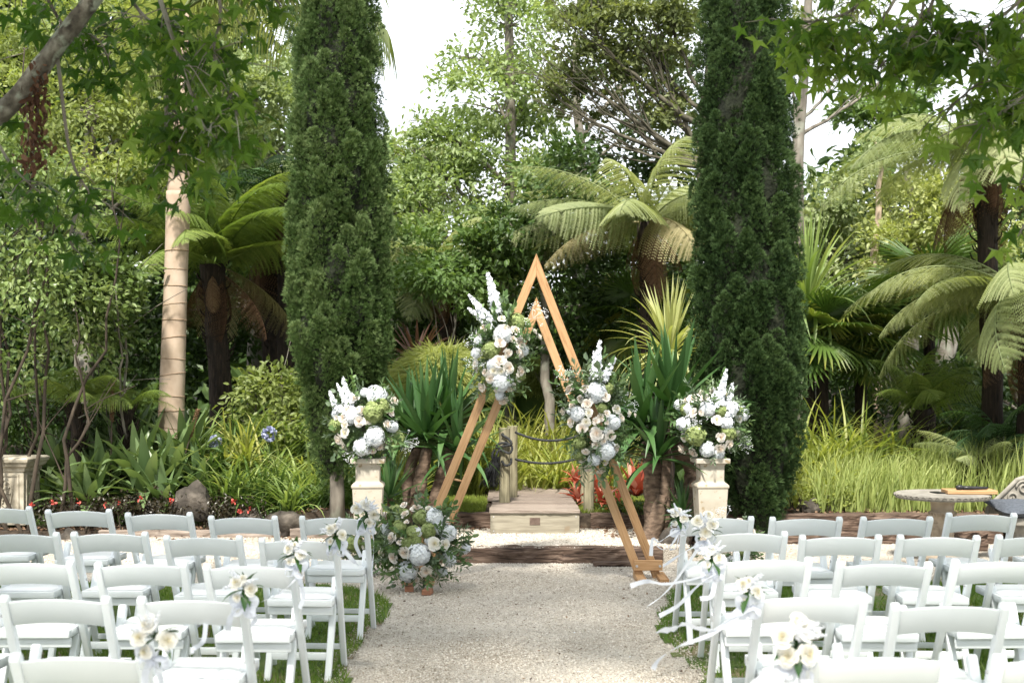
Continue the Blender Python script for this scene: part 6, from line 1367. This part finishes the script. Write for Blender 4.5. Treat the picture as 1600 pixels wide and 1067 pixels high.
branchy_tree('pale barked tree rising behind the right cypress with bare forking branches', 20, 1252, [(1247, 420), (1246, 250), (1255, 130), (1262, 20), (1270, -80)],
    [(1249, 215, 1395, 120, .05, 7), (1252, 190, 1340, 80, .045, 6), (1254, 150, 1330, 110, .035, 5), (1256, 120, 1300, -10, .04, 5), (1246, 230, 1230, 60, .05, 5)],
    [(1240, 60, 20, 30, 40, .5, 500), (1300, 20, 20.2, 50, 30, .5, 600)], M['leaf_olive'], M['bark'], 13, .1, r=.13)
T = []
def far_tree(label, d, base_px, clumps, mat, size, seed, bark='bark', leaf=LEAF6, r=.15, name='leafy_tree', **kw):
    top = min(c[1] for c in clumps); return tree(name, label, 'tree', gz(base_px, d), [P(base_px, 450, d), P(base_px + 10, (top + 450) / 2, d), P(base_px, top, d)], r, clump_px(clumps), leaf, size, M[mat], M[bark], seed=seed, **kw)
far_tree('rounded glossy tree against the sky behind the high tree fern', 22, 1380, [(1370, 160, 22, 50, 34, .7, 1400), (1330, 170, 22, 22, 24, .5, 350), (1400, 200, 22, 45, 26, .6, 900), (1440, 150, 22.5, 40, 40, .6, 700), (1370, 250, 22, 45, 35, .6, 800), (1350, 280, 21.5, 40, 30, .6, 700)], 'leaf_mid', .13, 14)
far_tree('soft yellow green tree right of the dark cypress', 21, 1290, [(1290, 320, 21, 55, 50, .8, 2000), (1330, 400, 20.5, 60, 50, .8, 1800), (1270, 420, 21, 40, 50, .7, 1000), (1300, 480, 20, 60, 40, .6, 1200), (1370, 340, 21.5, 50, 60, .8, 1200)], 'leaf_pale', .11, 15)
far_tree('yellow green tree behind the fan palms', 19.5, 1420, [(1440, 330, 19.5, 70, 60, .8, 2000), (1400, 400, 19, 60, 50, .7, 1500), (1490, 380, 19, 60, 60, .7, 1500), (1560, 340, 19.5, 60, 80, .8, 1600), (1500, 260, 20, 60, 50, .7, 1200)], 'leaf_yellow', .10, 16)
tree('slim_tree', 'slim tree with pinkish bare trunk behind the fan palms', 'tree', gz(1372, 19), [P(1371, 440, 19), P(1370, 340, 19), P(1372, 240, 19)], .085, clump_px([(1372, 235, 19.2, 40, 30, .5, 500)]), LEAF6, .1, M['leaf_pale'], M['palmtrunk'], seed=17)
far_tree('dark green tree closing the right side', 23, 1600, [(1580, 480, 21, 80, 90, .8, 1800), (1640, 250, 22, 90, 150, 1, 2600), (1500, 520, 20, 80, 60, .7, 1500), (1680, 500, 20, 90, 120, 1, 1800)], 'leaf_dark', .13, 18)
far_tree('pale green bush tree above the left tree fern', 21, 400, [(400, 170, 21, 70, 60, .8, 2400), (370, 240, 20.5, 60, 50, .7, 1600), (440, 240, 21, 50, 60, .7, 1500), (330, 130, 21, 60, 60, .7, 1500), (430, 110, 21.5, 50, 30, .6, 900), (420, 330, 20, 60, 50, .6, 1200)], 'leaf_pale', .12, 19)
far_tree('bright feathery tree filling the upper left', 17.5, 130, [(60, 60, 17.5, 110, 70, .9, 2600), (190, 60, 18, 90, 70, .9, 2400), (120, 170, 17, 110, 60, .8, 2400), (230, 190, 17.5, 70, 60, .8, 1700), (20, 180, 17, 80, 70, .8, 1600), (280, 60, 18.5, 70, 70, .8, 1700), (180, 270, 16.5, 80, 40, .6, 1500), (330, 40, 19, 60, 50, .6, 900), (250, 270, 17, 50, 40, .5, 800)], 'leaf_yellow', .095, 20)
far_tree('dark tree behind the left shrubs', 19.5, 60, [(40, 330, 19, 120, 80, .9, 2200), (190, 330, 19, 90, 70, .8, 1800), (100, 480, 18.5, 120, 80, .9, 2000), (280, 400, 19, 80, 100, .8, 1800), (-40, 550, 18, 80, 110, .9, 1400), (380, 480, 19.5, 90, 90, .8, 1800), (230, 560, 18.5, 100, 70, .8, 1600)], 'leaf_dark', .12, 21)
far_tree('dark tree in the shade behind the left cypress', 20.5, 560, [(560, 420, 20, 90, 70, .8, 1800), (620, 480, 19.5, 70, 50, .7, 1400), (500, 540, 19.5, 90, 80, .8, 1600), (640, 560, 19, 60, 40, .6, 900), (720, 520, 19.5, 70, 50, .7, 1300), (620, 330, 21, 50, 60, .6, 900)], 'leaf_dark', .12, 22)
far_tree('dark tree in the shade behind the arch and bridge', 21, 900, [(860, 480, 20.5, 110, 70, .9, 2200), (980, 420, 21, 100, 80, .9, 2200), (1060, 300, 21, 60, 70, .8, 1400), (960, 280, 21, 70, 60, .8, 900), (780, 450, 21, 90, 60, .8, 1600), (1050, 500, 20, 90, 80, .8, 1600), (1040, 190, 21.5, 60, 60, .8, 900), (1000, 110, 22, 60, 50, .8, 500), (1070, 60, 22, 50, 60, .8, 500), (880, 250, 22, 60, 60, .7, 500), (930, 560, 20, 100, 40, .7, 1300)], 'leaf_dark', .12, 23)
far_tree('distant pale tree low in the sky gap by the left cypress', 27, 640, [(640, 300, 27, 50, 50, 1, 1200), (610, 260, 27, 24, 40, .7, 400), (680, 360, 26, 70, 50, 1, 1300), (600, 350, 26, 40, 50, .8, 800)], 'leaf_pale', .13, 24)
far_tree('dense dark hedge tree behind the pond reeds', 18.5, 1480, [(1480, 620, 18, 110, 60, .8, 1800), (1380, 590, 18.5, 90, 50, .7, 1400), (1590, 640, 17.5, 90, 70, .8, 1500), (1300, 620, 18, 70, 60, .7, 1200)], 'leaf_dark', .11, 25)
# a distant palm in the sky gap
rg = np.random.default_rng(77); b = gz(640, 25); rp = empty('distant_palm', b, 0, 'feathery palm head far behind in the sky gap', 'palm tree'); c = P(640, 255, 25) - b
obj('trunk', tube([(0, 0, -.1), c * .5, c], [.16, .13, .1], 10).mesh('trunk', M['bark'], True), rp)
rosette(rp, 'frond', [feather('frond', 1.5, .45, .9, 1.6, M['leaf_olive'], seed=40 + i, hang=.5) for i in range(2)], 14, c, .25, -.5, rg=rg)
# woodland closing the view on all sides
def wood(name, x0, x1, y0, y1, z1, n, seed, mat, z0=.3):
    rg = np.random.default_rng(seed); k = 90; cs = np.stack([rg.uniform(x0, x1, k), rg.uniform(y0, y1, k), rg.uniform(z0, z1, k)], 1); idx = rg.integers(0, k, n); p = cs[idx] + rg.normal(0, 1, (n, 3)) * [.9, .6, .7]
    g = G(); scatter(g, *LEAF6, frames(norm(rg.normal(0, 1, (n, 3)) - [0, .2, .2]), rg), p, rg.uniform(.24, .46, n), rg=rg); return tag(obj(name, g.mesh(name, M[mat])), kind='stuff')
wood('distant_woodland', -17, -2.0, 23, 28, 4.6, 22000, 1, 'leaf_dark'); wood('distant_woodland', -19, -6.4, 24, 29, 9.5, 26000, 4, 'leaf_dark', 5); wood('distant_woodland', 1.5, 18, 24, 29, 4.8, 17000, 2, 'leaf_dark'); wood('distant_woodland', -4, 6, 27, 31, 2.6, 9000, 3, 'leaf_mid')

# ------------------------------------------------------------------ foreground sweetgum branches
GUM = [gum_leaf('leaf', .135, M['leaf_gum'], i) for i in range(4)]
def gum(label, base, trunk_pts, sprays, seed, big=300, extra=None):
    """a sweetgum standing outside the frame whose branches hang into it; sprays: list of (path px points, d, n leaves, droop px)"""
    rg = np.random.default_rng(seed); b = np.array(base); root = empty('sweetgum_tree', b, 0, label, 'sweetgum tree')
    for pts, r0, r1 in trunk_pts:
        pts = curve_pts([np.array(p) - b for p in pts], 24); g = tube(pts, np.linspace(r0, r1, 24), 14); g.V[0] += rg.normal(0, .0025, g.V[0].shape)
        obj('trunk' if r0 > .12 else 'branch', g.mesh('branch', M['limb'], True), root)
    cand = []
    for path, d, n, hang in sprays:
        n = int(n * 1.5)
        pp = curve_pts([P(x, y, d + q) - b for x, y, q in path], 20); g = G(); tube(pp, np.linspace(.011, .003, 20), 5, False, g)
        for k in range(n):
            t = rg.uniform(.05, 1) ** .8; c = np.array([np.interp(t * 19, np.arange(20), pp[:, i]) for i in range(3)])
            e = c + rg.normal(0, 1, 3) * [.10, .14, .05] - [0, 0, hang * abs(rg.normal(.5, .5))]
            if k % 3 == 0: tube([c, (c + e) / 2 + [0, 0, .02], e], [.004, .003, .002], 3, False, g)
            cand.append((np.linalg.norm(e + b - [0, 0, CAM_H]), e))
        obj('twig', g.mesh('twig', M['bark']), root)
    cand.sort(key=lambda q: q[0]); rest = []
    for i, (dist, e) in enumerate(cand):
        a = rg.uniform(0, 2 * PI); v = norm([math.cos(a), math.sin(a), -.9 + rg.normal(0, .35)]); s_ = float(rg.uniform(.7, 1.15))
        Mx = aim(e, v, rg.uniform(-.9, .9), s_, 'X')
        if i < big: obj('leaf', GUM[i % 4], root, Mx)
        else: rest.append(Mx)
    for c, rr, n in (extra or []):        # unseen rest of the crown, placed and shaped to shade the seats
        c = np.array(c) - b; lp, lr = limb(np.array([c[0] * .15, c[1] * .1, 3.6]), c, .07, .02, rg); obj('branch', tube(lp, lr, 8, False).mesh('branch', M['bark'], True), root)
        for q in range(int(n * .62)):
            e = c + norm(rg.normal(0, 1, 3)) * np.array(rr) * rg.random() ** .4; v = norm(rg.normal(0, 1, 3) - [0, 0, .3]); rest.append(aim(e, v, rg.uniform(-.9, .9), 2.4, 'X'))
    if rest:
        g = G(); me = GUM[0]; V = np.array([v.co[:] for v in me.vertices]); k = len(V)
        tri = np.array([(0, j, j + 1) for j in range(1, 9)])
        for Mx in rest:
            m_ = np.array(Mx); g.add(V[:10] @ m_[:3, :3].T + m_[:3, 3], [tri], rg.random())
        tag(obj('leaves', g.mesh('leaves', M['leaf_gum']), root), kind='stuff')
    return root
gum('sweetgum with thick grey limb crossing the upper left corner and star shaped leaves hanging down', (-3.4, 6.0, 0),
    [(((-3.4, 6.0, -.1), (-3.3, 6.0, 1.5), (-3.0, 6.2, 2.6)), .16, .125), (((-3.0, 6.2, 2.2), P(-60, 230, 6.3), P(20, 160, 6.3), P(90, 70, 6.3), P(160, -20, 6.3), P(260, -160, 6.4)), .058, .036)],
    [([(330, -60, 0), (345, 20, 0), (335, 90, 0), (372, 180, 0)], 6.0, 46, .14), ([(230, -60, 0), (270, 60, 0), (275, 150, 0), (280, 230, 0)], 6.2, 80, .16), ([(180, -40, .2), (230, 30, 0), (300, 60, 0), (350, 120, 0)], 6.4, 60, .14),
     ([(240, -30, 0), (290, 120, 0), (320, 200, 0), (340, 185, 0)], 5.9, 50, .12), ([(260, 150, 0), (262, 220, 0), (285, 285, 0)], 6.1, 34, .08), ([(60, -30, 0), (100, 40, 0), (150, 60, 0), (170, 90, 0)], 6.6, 40, .12),
     ([(90, 90, 0), (110, 240, 0), (140, 300, 0), (170, 320, 0)], 6.4, 16, .1), ([(-30, 180, 0), (20, 260, 0), (60, 300, 0)], 6.5, 22, .12), ([(380, -50, 0), (420, -10, 0), (440, 10, 0)], 6.0, 16, .06), ([(0, -30, 0), (60, 10, 0), (90, 20, 0)], 6.5, 14, .1), ([(120, 330, 0), (110, 370, 0), (115, 390, 0)], 6.5, 10, .05)], 41,
    extra=[((-3.6, 6.2, 5.6), (1.7, 1.3, .8), 800), ((-1.4, 6.1, 5.9), (1.5, 1.5, .7), 800), ((-3.4, 4.2, 5.4), (1.8, 1.7, .9), 800), ((-1.2, 4.2, 5.7), (1.6, 1.6, .9), 800), ((-1.5, 1.2, 5.4), (1.8, 1.8, .9), 700), ((-4, 1, 5.2), (1.8, 1.8, .9), 500)])
gum('sweetgum with star shaped leaves hanging into the upper right corner', (4.6, 6.4, 0),
    [(((4.6, 6.4, -.1), (4.5, 6.4, 2), (4.3, 6.4, 4.4)), .2, .15), (((4.35, 6.4, 3.7), P(1700, -60, 6.4), P(1500, -110, 6.4), P(1350, -60, 6.4)), .06, .02)],
    [([(1400, -60, 0), (1340, 10, 0), (1290, 30, 0), (1225, 40, 0)], 6.3, 56, .12), ([(1420, -40, 0), (1370, 40, 0), (1300, 70, 0), (1250, 60, 0)], 6.5, 64, .14), ([(1480, -60, 0), (1440, 40, 0), (1390, 90, 0), (1370, 110, 0)], 6.2, 60, .12),
     ([(1440, -20, 0), (1440, 20, 0), (1410, 70, 0)], 6.4, 40, .14), ([(1640, -40, 0), (1560, 30, 0), (1500, 60, 0), (1460, 50, 0)], 6.1, 70, .12), ([(1700, 20, 0), (1600, 60, 0), (1540, 120, 0), (1480, 170, 0)], 6.3, 80, .14), ([(1700, 120, 0), (1620, 140, 0), (1560, 180, 0), (1530, 195, 0)], 6.0, 60, .12),
     ([(1620, -40, 0), (1600, 20, 0), (1590, 90, 0)], 6.6, 60, .2), ([(1680, 200, 0), (1620, 250, 0), (1590, 290, 0)], 6.2, 24, .12), ([(1660, 300, 0), (1610, 340, 0), (1590, 370, 0)], 6.0, 10, .06)], 42,
    extra=[((.9, 6.1, 5.9), (1.4, 1.4, .7), 750), ((2.9, 6.1, 5.8), (1.6, 1.5, .8), 800), ((1.2, 4.4, 5.7), (1.6, 1.6, .9), 800), ((3.4, 4.2, 5.6), (1.7, 1.7, .9), 800), ((1.4, 1.2, 5.4), (1.8, 1.8, .9), 600), ((4.2, 1.2, 5.4), (1.8, 1.8, .9), 500), ((5.2, 6.4, 5.6), (1.5, 1.5, .9), 600)])
# hanging dead leaves on the limb
ho = P(62, 180, 6.35); g = G(); rg = np.random.default_rng(8); n = 240; t = rg.random(n)
p = np.stack([P(62, 0, 6.3)[0] - .04 * t + rg.normal(0, .035, n), 6.3 + rg.normal(0, .03, n), P(0, 90, 6.3)[2] - t * (P(0, 90, 6.3)[2] - P(0, 265, 6.3)[2])], 1) - ho
scatter(g, *LEAF6, frames(norm(rg.normal(0, .5, (n, 3)) - [0, 0, 1]), rg), p, rg.uniform(.028, .058, n), rg=rg)
o = empty('dead_leaf_bunch', ho, 0, 'bunch of brown dead leaves hanging from the grey limb', 'dead leaves'); x = obj('leaves', g.mesh('leaves', M['dead_leaf']), o); x['kind'] = 'stuff'
obj('twig', tube([p[0] * 0 + [0, 0, .28], [-.01, 0, 0], [-.04, 0, -.26]], .006, 5).mesh('twig', M['bark']), o)

turf('undergrowth', 20000, -11, 12, 15.6, 25, lambda x, y: ~((np.abs(x - .2) < 1.6) & (y < 19)), M['leaf_dark'], .10, .3, False, LEAF6)
turf('undergrowth', 5000, -5.5, -1.6, 13.7, 15.6, lambda x, y: x < 9, M['leaf_mid'], .06, .16, False, LEAF6)

# fallen petals and leaves on the gravel, stray stones on the grass edge
for nm, mt, n, s0, s1, x0, x1, y0, y1 in (('fallen_petals', M['hyd'], 90, .008, .018, -1.1, 1.4, 7, 11.4), ('fallen_leaves', M['mulch'], 420, .012, .03, -1.3, 1.6, 6.3, 13)):
    x = rng.uniform(x0, x1, n); y = rng.uniform(y0, y1, n); g = G()
    scatter(g, *LEAF4, frames(np.stack([rng.normal(0, 1, n), rng.normal(0, 1, n), rng.normal(0, .2, n)], 1), roll=rng.normal(0, .4, n)), np.stack([x, y, hz(x, y) + .014], 1), rng.uniform(s0, s1, n))
    tag(obj(nm, g.mesh(nm, mt)), kind='stuff')
g = G(); n = 2600; y = rng.uniform(5, 10, n); sd = rng.random(n) < .5; x = np.where(sd, -.92 - np.abs(rng.normal(0, .08, n)), 1.0 + np.abs(rng.normal(0, .08, n)) + .17 * smooth(8.3, 10, y)); a = rng.uniform(0, 6.28, n); s_ = rng.uniform(.007, .016, n)
scatter(g, *STONE, frames(np.stack([np.cos(a), np.sin(a), 0 * a], 1)), np.stack([x, y, hz(x, y) + .012], 1), s_); tag(obj('stray_stones', g.mesh('stray_stones', M['stones'])), kind='stuff')
